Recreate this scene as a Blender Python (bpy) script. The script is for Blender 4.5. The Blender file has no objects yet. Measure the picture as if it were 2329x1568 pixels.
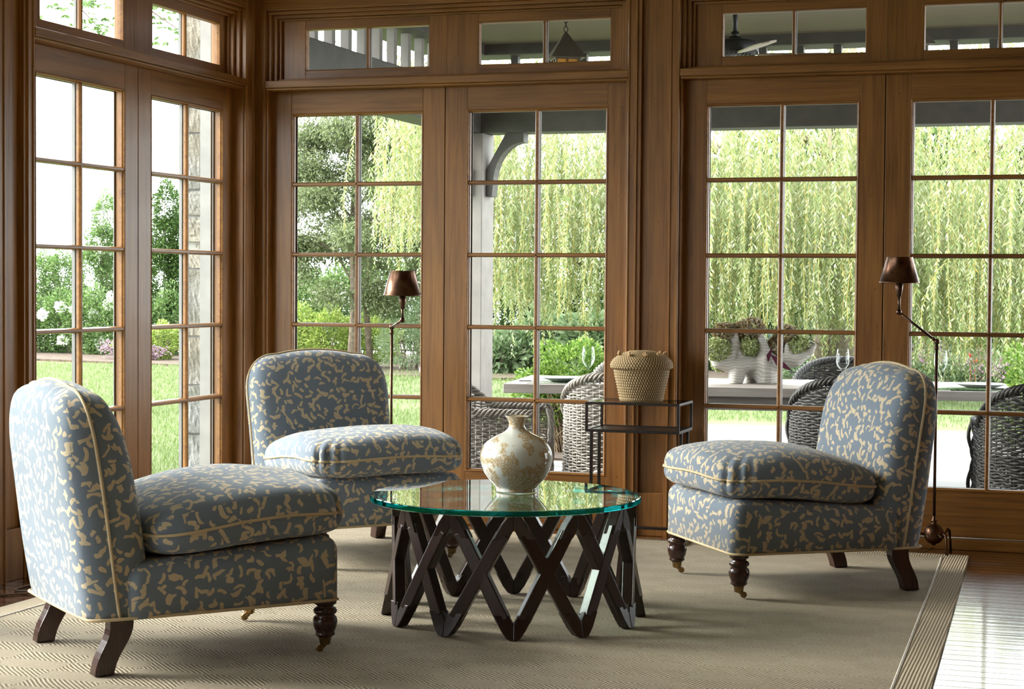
import bpy, bmesh, math, random
import numpy as np
from mathutils import Vector, Matrix
random.seed(7); np.random.seed(7)
R = math.radians
SC = bpy.context.scene
COL = SC.collection
PI = math.pi

# ------------------------------------------------------------------ camera, sky, sun, exposure
CAM_POS = (4.29054, -8.68053, 1.23951)
YAW, PITCH, ROLL = -0.3136, -0.03341, 0.00754
FPX = 4078.97
def cam_axes():
    cy, sy = math.cos(YAW), math.sin(YAW); cp, sp = math.cos(PITCH), math.sin(PITCH); cr, sr = math.cos(ROLL), math.sin(ROLL)
    fw = Vector((sy*cp, cy*cp, sp)); rt = Vector((cy, -sy, 0)); up = rt.cross(fw)
    return cr*rt + sr*up, -sr*rt + cr*up, fw
_r, _u, _f = cam_axes()
cam_d = bpy.data.cameras.new('camera'); cam = bpy.data.objects.new('camera', cam_d); COL.objects.link(cam)
m = Matrix.Identity(4)
for i in range(3):
    m[i][0] = _r[i]; m[i][1] = _u[i]; m[i][2] = -_f[i]; m[i][3] = CAM_POS[i]
cam.matrix_world = m
cam_d.sensor_width = 36; cam_d.lens = FPX/2329*36; cam_d.clip_end = 300; cam_d.clip_start = .1
SC.camera = cam

W = bpy.data.worlds.new('sky'); SC.world = W; W.use_nodes = True
_bg = W.node_tree.nodes['Background']; _bg.inputs[0].default_value = (.93, .97, 1, 1); _bg.inputs[1].default_value = 9.5
sun_d = bpy.data.lights.new('sun', 'SUN'); sun = bpy.data.objects.new('sun', sun_d); COL.objects.link(sun)
sun_d.energy = 10.5; sun_d.angle = R(24); sun_d.color = (1, .96, .88)
sun.rotation_euler = (R(61), 0, R(-82))      # hazy, low from the left
SC.view_settings.view_transform = 'Standard'; SC.view_settings.look = 'None'
SC.view_settings.exposure = 0.0; SC.view_settings.gamma = 1; SC.view_settings.use_curve_mapping = False
cy_ = SC.cycles
cy_.max_bounces = 10; cy_.diffuse_bounces = 5; cy_.glossy_bounces = 5; cy_.transmission_bounces = 6; cy_.transparent_max_bounces = 24
cy_.use_adaptive_sampling = True; cy_.adaptive_threshold = .02; cy_.use_denoising = True
cy_.caustics_reflective = False; cy_.caustics_refractive = False; cy_.sample_clamp_indirect = 6

# ------------------------------------------------------------------ mesh helpers
class MB:
    def __init__(s): s.v = []; s.f = []; s.mi = []; s.cur = 0
    def add(s, vs, fs, M=None):
        o = len(s.v)
        if M is not None: vs = [M @ Vector(p) for p in vs]
        s.v += [tuple(p) for p in vs]
        for f in fs: s.f.append(tuple(o+i for i in f)); s.mi.append(s.cur)
        return s
    def box(s, x0, x1, y0, y1, z0, z1, M=None):
        return s.add([(x0,y0,z0),(x1,y0,z0),(x1,y1,z0),(x0,y1,z0),(x0,y0,z1),(x1,y0,z1),(x1,y1,z1),(x0,y1,z1)],
            [(3,2,1,0),(4,5,6,7),(0,1,5,4),(1,2,6,5),(2,3,7,6),(3,0,4,7)], M)
    def bar(s, a, b, w, h, up=(0,0,1), M=None):          # rectangular rod between two points
        a, b = Vector(a), Vector(b); d = (b-a).normalized(); up = Vector(up); sx = d.cross(up)
        if sx.length < 1e-4: sx = d.cross(Vector((1,0,0)))
        sx.normalize(); sy = sx.cross(d)
        vs = [p + sx*i*w/2 + sy*j*h/2 for p in (a, b) for i, j in ((-1,-1),(1,-1),(1,1),(-1,1))]
        return s.add(vs, [(0,1,2,3),(7,6,5,4),(0,4,5,1),(1,5,6,2),(2,6,7,3),(3,7,4,0)], M)
    def tube(s, pts, r, n=8, caps=True, M=None, closed=False):
        pts = [Vector(p) for p in pts]; rs = r if isinstance(r, (list, tuple)) else [r]*len(pts)
        k = len(pts); vs = []; ref = None
        for i, p in enumerate(pts):
            if closed: t = pts[(i+1) % k] - pts[(i-1) % k]
            else: t = pts[min(i+1, k-1)] - pts[max(i-1, 0)]
            t.normalize()
            if ref is None:
                ref = t.orthogonal().normalized()
            ref = (ref - t*ref.dot(t)).normalized(); b = t.cross(ref)
            for j in range(n):
                a = 2*PI*j/n; vs.append(p + (ref*math.cos(a) + b*math.sin(a))*rs[i])
        fs = []
        for i in range(k if closed else k-1):
            i2 = (i+1) % k
            for j in range(n): fs.append((i*n+j, i*n+(j+1) % n, i2*n+(j+1) % n, i2*n+j))
        if caps and not closed: fs += [tuple(range(n))[::-1], tuple((k-1)*n+j for j in range(n))]
        return s.add(vs, fs, M)
    def lathe(s, prof, n=32, M=None, cap=True):            # prof: list of (r, z)
        vs = []; fs = []
        for r, z in prof:
            for j in range(n): a = 2*PI*j/n; vs.append((r*math.cos(a), r*math.sin(a), z))
        for i in range(len(prof)-1):
            for j in range(n): fs.append((i*n+j, i*n+(j+1) % n, (i+1)*n+(j+1) % n, (i+1)*n+j))
        if cap:
            if prof[0][0] > 1e-5: fs.append(tuple(range(n))[::-1])
            if prof[-1][0] > 1e-5: fs.append(tuple((len(prof)-1)*n+j for j in range(n)))
        return s.add(vs, fs, M)
    def prism(s, poly, d0, d1, axes='xz', M=None):          # polygon in two axes swept along the third
        n = len(poly); vs = []
        for d in (d0, d1):
            for a, b in poly:
                vs.append({'xz': (a, d, b), 'xy': (a, b, d), 'yz': (d, a, b)}[axes])
        fs = [tuple(range(n)), tuple(range(2*n-1, n-1, -1))] + [(i, i+n, (i+1) % n+n, (i+1) % n) for i in range(n)]
        return s.add(vs, fs, M)
    def build(s, name, mat, parent=None, smooth=False, bevel=0, seg=2, fix=True):
        me = bpy.data.meshes.new(name); me.from_pydata([tuple(p) for p in s.v], [], s.f)
        mats = mat if isinstance(mat, (list, tuple)) else [mat]
        for q in mats: me.materials.append(q)
        if len(mats) > 1: me.polygons.foreach_set('material_index', s.mi)
        if fix:
            bm = bmesh.new(); bm.from_mesh(me)
            if fix == 'merge': bmesh.ops.remove_doubles(bm, verts=bm.verts, dist=2e-4)
            bmesh.ops.recalc_face_normals(bm, faces=bm.faces); bm.to_mesh(me); bm.free()
        if smooth: me.polygons.foreach_set('use_smooth', [True]*len(me.polygons))
        o = bpy.data.objects.new(name, me); COL.objects.link(o)
        if parent is not None: o.parent = parent
        if bevel:
            b = o.modifiers.new('b', 'BEVEL'); b.width = bevel; b.segments = seg; b.limit_method = 'ANGLE'; b.angle_limit = R(40)
        if smooth == 'auto' or (bevel and smooth):
            pass
        return o
def tag(o, label=None, cat=None, group=None, kind=None):
    if label: o['label'] = label
    if cat: o['category'] = cat
    if group: o['group'] = group
    if kind: o['kind'] = kind
    return o
def empty(name, loc=(0,0,0), rz=0, label=None, cat=None, group=None, kind=None):
    o = bpy.data.objects.new(name, None); COL.objects.link(o); o.location = loc; o.rotation_euler = (0,0,rz); o.empty_display_size = .1
    return tag(o, label, cat, group, kind)
def copy_tree(o, parent=None):
    c = o.copy(); COL.objects.link(c)
    if parent is not None: c.parent = parent
    for ch in [q for q in bpy.data.objects if q.parent == o]: copy_tree(ch, c)
    return c
def fine(o, lv=2):
    md = o.modifiers.new('s', 'SUBSURF'); md.levels = lv; md.render_levels = lv; return o
def T(x=0, y=0, z=0, rz=0, rx=0, ry=0, s=1):
    return Matrix.Translation((x,y,z)) @ Matrix.Rotation(rz,4,'Z') @ Matrix.Rotation(ry,4,'Y') @ Matrix.Rotation(rx,4,'X') @ Matrix.Scale(s,4)
def box_uv(o):
    me = o.data; uv = me.uv_layers.new(name='uv'); vs = [v.co for v in me.vertices]
    for p in me.polygons:
        n = p.normal; a = (abs(n.x), abs(n.y), abs(n.z)); k = a.index(max(a))
        for li in p.loop_indices:
            c = vs[me.loops[li].vertex_index]
            uv.data[li].uv = ((c.y+.37, c.z) if k == 0 else (c.x+1.9, c.z+.53) if k == 1 else (c.x+.11, c.y+2.7))

# ------------------------------------------------------------------ material helpers
class NT:
    def __init__(s, name):
        s.m = bpy.data.materials.new(name); s.m.use_nodes = True; s.t = s.m.node_tree; s.n = s.t.nodes; s.b = s.n['Principled BSDF']; s.out = s.n['Material Output']
    def node(s, typ, ins=None, **kw):
        q = s.n.new('ShaderNode'+typ)
        for k, v in kw.items(): setattr(q, k, v)
        for k, v in (ins or {}).items(): s.set(q.inputs[k], v)
        return q
    def set(s, inp, v):
        if hasattr(v, 'is_output') and v.is_output: s.t.links.new(v, inp)
        elif hasattr(v, 'outputs'): s.t.links.new(v.outputs[0], inp)
        else:
            if isinstance(v, (tuple, list)) and len(v) == 3 and len(inp.default_value) == 4: v = (*v, 1)
            inp.default_value = v
    def p(s, **k):
        for a, v in k.items(): s.set(s.b.inputs[a.replace('_', ' ')], v)
        return s
    def coord(s, kind='Object'): return s.node('TexCoord').outputs[kind]
    def mapping(s, vec, scale=(1,1,1), loc=(0,0,0), rot=(0,0,0)):
        return s.node('Mapping', {'Vector': vec, 'Scale': scale, 'Location': loc, 'Rotation': rot}).outputs[0]
    def noise(s, vec, scale=5, detail=3, rough=.5, dist=0, out=0):
        return s.node('TexNoise', {'Vector': vec, 'Scale': scale, 'Detail': detail, 'Roughness': rough, 'Distortion': dist}).outputs[out]
    def ramp(s, fac, stops, interp='LINEAR'):
        q = s.node('ValToRGB', {'Fac': fac}); cr = q.color_ramp; cr.interpolation = interp
        while len(cr.elements) < len(stops): cr.elements.new(.5)
        for e, (p, c) in zip(cr.elements, stops): e.position = p; e.color = (*c, 1) if len(c) == 3 else c
        return q.outputs[0]
    def math(s, op, a, b=0, c=None, clamp=False):
        q = s.node('Math', operation=op, use_clamp=clamp); s.set(q.inputs[0], a); s.set(q.inputs[1], b)
        if c is not None: s.set(q.inputs[2], c)
        return q.outputs[0]
    def mix(s, fac, a, b, typ='MIX'):
        q = s.node('Mix', data_type='RGBA', blend_type=typ); s.set(q.inputs[0], fac); s.set(q.inputs[6], a); s.set(q.inputs[7], b); return q.outputs[2]
    def bump(s, h, strength=.3, dist=.01):
        q = s.node('Bump', {'Height': h, 'Strength': strength, 'Distance': dist}); s.t.links.new(q.outputs[0], s.b.inputs['Normal']); return q
def plain(name, col, rough=.5, metal=0, var=.12, scale=8, bump=0, spec=.5, bscale=40):
    q = NT(name); c = q.coord(); n = q.noise(c, scale, 3)
    lo = tuple(x*(1-var) for x in col); hi = tuple(min(1, x*(1+var)) for x in col)
    q.p(Base_Color=q.ramp(n, [(.3, lo), (.7, hi)]), Roughness=rough, Metallic=metal); q.b.inputs['Specular IOR Level'].default_value = spec
    if bump: q.bump(q.noise(c, bscale, 4), bump, .01)
    return q.m

def wood(name, axis, dark, light, rough=.38, sc=1, spec=.45, knots=True):
    q = NT(name); c = q.coord()
    s1 = [26*sc]*3; s1[axis] = 1.3*sc
    s2 = [150*sc]*3; s2[axis] = 3*sc
    info = q.node('ObjectInfo').outputs['Random']
    off = q.node('CombineXYZ', {0: q.math('MULTIPLY', info, 7.3), 1: q.math('MULTIPLY', info, 5.1), 2: q.math('MULTIPLY', info, 9.7)}).outputs[0]
    cc = q.node('VectorMath', {0: c, 1: off}, operation='ADD').outputs[0]
    a = q.noise(q.mapping(cc, tuple(s1)), 1, 4, .6, 1.2); b = q.noise(q.mapping(cc, tuple(s2)), 1, 2, .6)
    big = q.noise(cc, 1.7, 2)
    f = q.math('ADD', q.math('MULTIPLY', a, .55), q.math('MULTIPLY', b, .28)); f = q.math('ADD', f, q.math('MULTIPLY', big, .25))
    col = q.ramp(f, [(.34, dark), (.52, tuple((x+y)/2 for x, y in zip(dark, light))), (.72, light)])
    if knots:
        v = q.node('TexVoronoi', {'Vector': cc, 'Scale': 16.0}).outputs['Distance']
        k = q.math('LESS_THAN', v, .045)
        col = q.mix(k, col, (dark[0]*.3, dark[1]*.25, dark[2]*.2))
    q.p(Base_Color=col, Roughness=rough); q.b.inputs['Specular IOR Level'].default_value = spec
    q.bump(b, .12, .002); return q.m

M = {}
PD, PL = (.115, .042, .009), (.37, .163, .038)
M['pine_v'] = wood('pine_upright', 2, PD, PL)
M['pine_x'] = wood('pine_level', 0, PD, PL)
M['mahog'] = wood('dark_turned_wood', 2, (.02, .006, .004), (.055, .018, .012), .25, spec=.6, knots=False)
M['espresso'] = wood('espresso_wood', 2, (.014, .006, .004), (.032, .014, .010), .3, spec=.5, knots=False)
M['paint_out'] = plain('grey_paint', (.19, .18, .17), .5)
M['paint_post'] = plain('warm_grey_paint', (0.212, 0.188, 0.170), .6)
M['paint_beam'] = plain('brown_grey_paint', (.055, .048, .040), .6, var=.2)
M['iron'] = plain('dark_iron', (.03, .022, .018), .4, .7)
M['brass'] = plain('aged_brass', (.26, .17, .07), .28, 1, var=.3, scale=60)
M['copper'] = plain('aged_copper', (.115, .060, .038), .3, 1, var=.4, scale=30)
M['bronze'] = plain('dark_bronze', (.10, .055, .035), .35, .9, var=.3, scale=40)
M['stonecap'] = plain('rough_granite', (0.420, 0.410, 0.380), .9, var=.3, scale=60, bump=.8, bscale=50)
M['mulch'] = plain('brown_mulch', (0.067, 0.042, 0.027), .95, var=.5, scale=9, bump=.6, bscale=12)
M['bark'] = plain('grey_brown_bark', (.13, .10, .07), .9, var=.4, scale=20, bump=.6, bscale=30)
M['blackfence'] = plain('black_metal', (.02, .022, .022), .5)
M['plate'] = plain('sage_glaze', (0.126, 0.160, 0.143), .2)
M['white_cer'] = plain('white_glaze', (0.315, 0.319, 0.311), .2, var=.03)
M['placemat'] = plain('pale_green_linen', (0.210, 0.244, 0.176), .8, var=.25, scale=60)
M['napkin'] = plain('striped_green_cotton', (.12, .22, .09), .9, var=.6, scale=70)
M['cord'] = plain('brown_flex', (.10, .055, .025), .5)
M['ventm'] = plain('brass_plate', (.55, .42, .18), .35, .8)
M['ceil_room'] = plain('plaster', (.62, .58, .50), .9)
M['amber'] = plain('amber_glass', (.75, .38, .08), .25)
M['lantern'] = plain('weathered_copper_sheet', (.13, .11, .09), .55, .4)
M['fan'] = plain('dark_fan_metal', (.045, .045, .047), .45, .5)
M['blade'] = plain('pale_fan_blade', (.55, .47, .43), .5)
M['gravel'] = plain('dark_soil', (.06, .045, .03), .95)

def schlick(q, f0=.04, power=5):
    g = q.node('NewGeometry'); c = q.math('ABSOLUTE', q.node('VectorMath', {0: g.outputs['Normal'], 1: g.outputs['Incoming']}, operation='DOT_PRODUCT').outputs['Value'])
    return q.math('MULTIPLY_ADD', q.math('POWER', q.math('SUBTRACT', 1, c), power), 1-f0, f0)
def glass_pane(name, tint=(1,1,1), f0=.04, dirt=0):
    q = NT(name); n = q.n; n.remove(q.b)
    tr = q.node('BsdfTransparent', {'Color': tint}); gl = q.node('BsdfGlossy', {'Color': (1,1,1), 'Roughness': .02})
    mx = q.node('MixShader', {0: q.math('MAXIMUM', q.math('SUBTRACT', schlick(q, f0, 9), .03), 0), 1: tr.outputs[0], 2: gl.outputs[0]})
    last = mx
    if dirt:
        df = q.node('BsdfDiffuse', {'Color': (.8,.85,.85)}); no = q.noise(q.coord(), 90, 2)
        d2 = q.ramp(no, [(.45, (0,0,0)), (.8, (dirt,)*3)])
        last = q.node('MixShader', {0: d2, 1: mx.outputs[0], 2: df.outputs[0]})
    q.t.links.new(last.outputs[0], q.out.inputs[0]); return q.m
M['pane'] = glass_pane('window_glass', (.97, .985, .975), f0=.006)
M['pane_clean'] = glass_pane('clear_glass', (.95, .98, .97))
def table_glass():
    q = NT('thick_table_glass'); q.n.remove(q.b)
    g = q.node('NewGeometry'); sep = q.node('SeparateXYZ', {0: q.coord('Normal')})
    up = q.math('GREATER_THAN', q.math('ABSOLUTE', sep.outputs[2]), .7)
    tr = q.node('BsdfTransparent', {'Color': (.86, .95, .92)}); gl = q.node('BsdfGlossy', {'Color': (1,1,1), 'Roughness': .0})
    flat = q.node('MixShader', {0: schlick(q, .06, 3.2), 1: tr.outputs[0], 2: gl.outputs[0]})
    edge = q.node('BsdfGlass', {'Color': (.01, .30, .30), 'Roughness': .03, 'IOR': 1.5})
    et = q.node('BsdfTransparent', {'Color': (.02, .18, .18)}); em = q.node('MixShader', {0: .35, 1: edge.outputs[0], 2: et.outputs[0]})
    mx = q.node('MixShader', {0: up, 1: em.outputs[0], 2: flat.outputs[0]})
    q.t.links.new(mx.outputs[0], q.out.inputs[0]); return q.m
M['tglass'] = table_glass()
def wine_glass_mat():
    q = NT('stemware_glass'); q.n.remove(q.b)
    tr = q.node('BsdfTransparent', {'Color': (.97,.98,.98)}); gl = q.node('BsdfGlossy', {'Color': (1,1,1), 'Roughness': .02})
    lw = q.node('LayerWeight', {'Blend': .18}); mx = q.node('MixShader', {0: q.math('MULTIPLY', lw.outputs[1], .28), 1: tr.outputs[0], 2: gl.outputs[0]})
    q.t.links.new(mx.outputs[0], q.out.inputs[0]); return q.m
M['wine'] = wine_glass_mat()

def fabric():
    q = NT('blue_grey_printed_linen'); uv = q.coord('UV')
    wob = q.node('TexNoise', {'Vector': uv, 'Scale': 26.0, 'Detail': 1.5}).outputs['Color']
    w2 = q.node('VectorMath', {0: wob, 1: (.5,.5,.5)}, operation='SUBTRACT').outputs[0]
    w3 = q.node('VectorMath', {0: w2, 'Scale': .030}, operation='SCALE').outputs[0]
    co = q.node('VectorMath', {0: uv, 1: w3}, operation='ADD').outputs[0]
    def layer(scale, off, L0, L1, r0, r1, bend):
        v = q.mapping(co, (scale, scale, 0), off)
        vo = q.node('TexVoronoi', {'Vector': v, 'Scale': 1.0, 'Randomness': .78}, voronoi_dimensions='2D')
        pos, colr = vo.outputs['Position'], vo.outputs['Color']
        rgb = q.node('SeparateColor', {0: colr})
        d = q.node('VectorMath', {0: v, 1: pos}, operation='SUBTRACT').outputs[0]
        ang = q.math('MULTIPLY', rgb.outputs[0], 6.283)
        rt = q.node('VectorRotate', {'Vector': d, 'Angle': ang, 'Axis': (0,0,1)}, rotation_type='AXIS_ANGLE').outputs[0]
        sp = q.node('SeparateXYZ', {0: rt})
        ax = q.math('ABSOLUTE', sp.outputs[0])
        L = q.math('MULTIPLY_ADD', rgb.outputs[1], L1-L0, L0)
        dx = q.math('MAXIMUM', q.math('SUBTRACT', ax, L), 0)
        k = q.math('MULTIPLY', q.math('SUBTRACT', rgb.outputs[2], .5), bend)
        dy = q.math('ADD', sp.outputs[1], q.math('MULTIPLY', k, q.math('MULTIPLY', ax, ax)))
        dist = q.math('SQRT', q.math('ADD', q.math('MULTIPLY', dx, dx), q.math('MULTIPLY', dy, dy)))
        rr = q.math('MULTIPLY_ADD', rgb.outputs[2], r1-r0, r0)
        return q.math('LESS_THAN', dist, rr)
    a = layer(22.5, (0,0,0), .10, .38, .115, .165, 2.6)
    b = layer(16.5, (3.7,1.9,0), .06, .32, .085, .130, 4.2)
    msk = q.math('MAXIMUM', a, b)
    thr = q.noise(uv, 900, 1)
    blue = q.mix(thr, (.125, .157, .202), (.212, .258, .318)); cream = q.mix(thr, (.47, .37, .24), (.66, .56, .40))
    q.p(Base_Color=q.mix(msk, blue, cream), Roughness=.85, Sheen_Weight=.25); q.b.inputs['Specular IOR Level'].default_value = .2
    q.bump(q.math('ADD', thr, q.math('MULTIPLY', msk, .6)), .2, .002); return q.m
M['fabric'] = fabric()
M['piping'] = plain('tan_cord_piping', (.55, .43, .26), .8)

def rug_mat():
    q = NT('woven_sisal'); c = q.coord()
    # herringbone blocks: diagonal ribs whose slant flips from block to block
    v = q.mapping(c, (1, 1, 1)); sp = q.node('SeparateXYZ', {0: v})
    wn = q.noise(c, 6, 2)
    bx = q.math('FLOOR', q.math('MULTIPLY', sp.outputs[0], 4.2)); by = q.math('FLOOR', q.math('MULTIPLY', sp.outputs[1], 9.0))
    par = q.math('SUBTRACT', q.math('MULTIPLY', q.math('FLOORED_MODULO', q.math('ADD', bx, by), 2), 2), 1)
    ph = q.math('ADD', q.math('MULTIPLY', sp.outputs[0], 330), q.math('MULTIPLY', q.math('MULTIPLY', sp.outputs[1], 330), par))
    ph = q.math('ADD', ph, q.math('MULTIPLY', wn, 9))
    rib = q.math('SINE', ph); fib = q.noise(q.mapping(c, (160, 420, 200)), 1, 3, .7)
    h = q.math('ADD', q.math('MULTIPLY', rib, .5), q.math('MULTIPLY', fib, 1.3))
    big = q.noise(c, 3, 3)
    col = q.mix(q.ramp(q.math('ADD', q.math('MULTIPLY', h, .5), .12), [(0, (0,0,0)), (1, (1,1,1))]), (.27, .215, .145), (.95, .83, .645))
    col = q.mix(q.math('MULTIPLY', q.math('MAXIMUM', par, 0), .16), col, (.30, .24, .16))
    col = q.mix(q.math('MULTIPLY', big, .3), col, (.68, .59, .45))
    q.p(Base_Color=col, Roughness=.95); q.b.inputs['Specular IOR Level'].default_value = .1
    q.bump(h, 1.0, .008); return q.m
M['rug'] = rug_mat()
def rug_border_mat():
    q = NT('woven_sisal_border'); c = q.coord(); sp = q.node('SeparateXYZ', {0: c})
    rib = q.math('SINE', q.math('ADD', q.math('MULTIPLY', sp.outputs[0], 560), q.math('MULTIPLY', q.noise(c, 4, 2), 1.5)))
    kn = q.math('SINE', q.math('MULTIPLY', sp.outputs[1], 500)); fib = q.noise(q.mapping(c, (300, 200, 200)), 1, 3, .7)
    h = q.math('ADD', q.math('ADD', rib, q.math('MULTIPLY', kn, .3)), fib)
    q.p(Base_Color=q.mix(q.ramp(h, [(0, (0,0,0)), (1, (1,1,1))]), (.34, .28, .20), (.52, .445, .335)), Roughness=.95); q.b.inputs['Specular IOR Level'].default_value = .1
    q.bump(h, .35, .005); return q.m
M['rug_border'] = rug_border_mat()
M['rug_seam'] = plain('pale_stitching', (.60, .56, .50), .9, var=.3, scale=150)

def floor_mat():
    q = NT('oiled_heart_pine_planks'); c = q.coord()
    br = q.node('TexBrick', {'Vector': q.mapping(c, (1,1,1)), 'Scale': 1.0, 'Brick Width': 2.7, 'Row Height': .083, 'Mortar Size': .0024, 'Mortar Smooth': .3,
        'Color1': (.0,.0,.0), 'Color2': (1,1,1), 'Mortar': (.5,.5,.5)}); br.offset = .37; br.offset_frequency = 2
    g = q.noise(q.mapping(c, (2.2, 60, 10)), 1, 4, .6, 1.0)
    f = q.math('ADD', q.math('MULTIPLY', g, .8), q.math('MULTIPLY', br.outputs['Color'], .25))
    col = q.ramp(f, [(.3, (.035, .010, .004)), (.55, (.12, .042, .014)), (.8, (.26, .11, .04))])
    col = q.mix(br.outputs['Fac'], col, (.006,.003,.002))
    q.p(Base_Color=col, Roughness=q.ramp(g, [(.3, (.16,)*3), (.8, (.30,)*3)]), Coat_Weight=q.math('SUBTRACT', 1, br.outputs['Fac']), Coat_Roughness=.09, Specular_IOR_Level=q.math('MULTIPLY', q.math('SUBTRACT', 1, br.outputs['Fac']), .7))
    g2 = q.noise(q.mapping(c, (.8, 26, 10)), 1, 1.0, .5, .2)
    h = q.math('SUBTRACT', q.math('MULTIPLY', g2, .8), q.math('MULTIPLY', br.outputs['Fac'], 2.0))
    h = q.math('ADD', h, q.math('MULTIPLY', br.outputs['Color'], .4))
    bp_ = q.bump(h, .26, .004); q.t.links.new(bp_.outputs[0], q.b.inputs['Coat Normal']); return q.m
M['floor'] = floor_mat()

def patio_mat():
    q = NT('bluestone_flags'); c = q.coord()
    br = q.node('TexBrick', {'Vector': c, 'Scale': 1.0, 'Brick Width': 1.15, 'Row Height': .62, 'Mortar Size': .008, 'Color1': (.145,.145,.145), 'Color2': (.18,.173,.167), 'Mortar': (.21,.19,.16)}); br.offset = .4
    n = q.noise(c, 3, 3); q.p(Base_Color=q.mix(q.math('MULTIPLY', n, .25), br.outputs['Color'], (.19, .15, .135)), Roughness=.7); return q.m
M['patio'] = patio_mat()
def grass_mat(name, lo, hi):
    q = NT(name); c = q.coord(); n = q.noise(c, 1.2, 4); n2 = q.noise(q.mapping(c, (60, 25, 1)), 1, 2)
    q.p(Base_Color=q.ramp(q.math('ADD', q.math('MULTIPLY', n, .5), q.math('MULTIPLY', n2, .5)), [(.3, lo), (.7, hi)]), Roughness=.9); return q.m
M['lawn'] = grass_mat('lawn_turf', (0.069, 0.117, 0.025), (0.157, 0.203, 0.077))

def leaf_mat(name, stops, trans=.45, rough=.5):
    q = NT(name); g = q.node('NewGeometry'); col = q.ramp(g.outputs['Random Per Island'], stops)
    q.n.remove(q.b)
    d = q.node('BsdfPrincipled', {'Base Color': col, 'Roughness': rough}); d.inputs['Specular IOR Level'].default_value = .3
    t = q.node('BsdfTranslucent', {'Color': q.mix(.5, col, (.55, .8, .12), 'MULTIPLY') if False else col})
    mx = q.node('MixShader', {0: trans, 1: d.outputs[0], 2: t.outputs[0]}); q.t.links.new(mx.outputs[0], q.out.inputs[0]); return q.m
M['willow'] = leaf_mat('willow_leaves', [(0, (0.157, 0.208, 0.068)), (.35, (0.256, 0.309, 0.128)), (.7, (0.354, 0.378, 0.203)), (.93, (0.452, 0.465, 0.351)), (1, (0.488, 0.396, 0.108))], .5)
M['willow_stem'] = plain('yellow_willow_twigs', (0.347, 0.264, 0.063), .6)
M['leaf_dark'] = leaf_mat('dark_green_leaves', [(0, (0.024, 0.050, 0.011)), (.6, (0.053, 0.099, 0.024)), (1, (0.129, 0.200, 0.053))], .35)
M['leaf_mid'] = leaf_mat('mid_green_leaves', [(0, (0.059, 0.112, 0.029)), (.6, (0.129, 0.211, 0.064)), (1, (0.265, 0.342, 0.153))], .4)
M['leaf_olive'] = leaf_mat('olive_green_leaves', [(0, (0.065, 0.087, 0.033)), (.5, (0.137, 0.169, 0.072)), (1, (0.246, 0.273, 0.153))], .4)
M['leaf_yellow'] = leaf_mat('yellow_green_leaves', [(0, (0.138, 0.214, 0.038)), (.6, (0.264, 0.347, 0.075)), (1, (0.416, 0.453, 0.164))], .45)
M['leaf_pale'] = leaf_mat('pale_green_leaves', [(0, (0.141, 0.211, 0.094)), (.6, (0.235, 0.318, 0.165)), (1, (0.353, 0.412, 0.265))], .4)
M['leaf_blue'] = leaf_mat('blue_green_needles', [(0, (0.065, 0.104, 0.087)), (.6, (0.137, 0.186, 0.164)), (1, (0.229, 0.283, 0.263))], .2)
M['leaf_box'] = leaf_mat('boxwood_leaves', [(0, (0.041, 0.099, 0.011)), (.5, (0.118, 0.211, 0.029)), (1, (0.294, 0.388, 0.106))], .4)
M['leaf_red'] = leaf_mat('burgundy_leaves', [(0, (0.042, 0.006, 0.017)), (1, (0.118, 0.021, 0.050))], .3)
M['flower_pink'] = leaf_mat('pink_blossom', [(0, (0.260, 0.143, 0.189)), (1, (0.344, 0.260, 0.302))], .4)
M['flower_white'] = leaf_mat('white_blossom', [(0, (.85, .85, .80)), (1, (.95, .95, .92))], .3)
M['hyd_green'] = leaf_mat('green_hydrangea_petals', [(0, (0.202, 0.260, 0.092)), (.6, (0.370, 0.416, 0.185)), (1, (0.554, 0.572, 0.332))], .3)
M['hyd_rust'] = leaf_mat('rust_hydrangea_petals', [(0, (0.184, 0.100, 0.050)), (.5, (0.286, 0.218, 0.100)), (1, (0.302, 0.302, 0.252))], .3)
M['twig'] = plain('dry_tan_twigs', (0.176, 0.126, 0.071), .8, var=.4, scale=30)
M['grass_blade'] = leaf_mat('grass_blades', [(0, (0.092, 0.140, 0.034)), (.6, (0.166, 0.211, 0.080)), (1, (0.240, 0.266, 0.159))], .4)

def wicker_mat(name, lo, hi):
    q = NT(name); c = q.coord(); n = q.noise(q.mapping(c, (30, 30, 220)), 1, 3); n2 = q.noise(c, 9, 2)
    q.p(Base_Color=q.ramp(q.math('ADD', q.math('MULTIPLY', n, .6), q.math('MULTIPLY', n2, .4)), [(.32, lo), (.68, hi)]), Roughness=.6); return q.m
M['wicker'] = wicker_mat('weathered_wicker', (0.102, 0.084, 0.071), (0.352, 0.318, 0.278))
M['wicker_shaded'] = wicker_mat('shaded_wicker', (0.019, 0.018, 0.017), (0.072, 0.066, 0.061))  # same grey wicker, with the shade put into a darker colour
M['ext_table'] = wood('grey_teak', 0, (0.193, 0.168, 0.149), (0.370, 0.336, 0.309), .6, knots=False)
def drift():
    q = NT('bleached_driftwood'); c = q.coord()
    n = q.node('TexWave', {'Vector': c, 'Scale': 16.0, 'Distortion': 14.0, 'Detail': 2.0, 'Detail Scale': .5}, bands_direction='Z').outputs[1]
    q.p(Base_Color=q.ramp(n, [(.1, (.31, .295, .265)), (.6, (.385, .365, .33)), (1, (.41, .39, .355))]), Roughness=.85); q.bump(n, .35, .006); return q.m
M['drift'] = drift()
def bead_mat():
    q = NT('beadboard_ceiling'); sp = q.node('SeparateXYZ', {0: q.coord()})
    s = q.math('FRACT', q.math('MULTIPLY', sp.outputs[1], 11)); g = q.math('LESS_THAN', s, .12)
    q.p(Base_Color=q.mix(g, (.15, .12, .075), (.05, .04, .022)), Roughness=.6); return q.m
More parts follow.
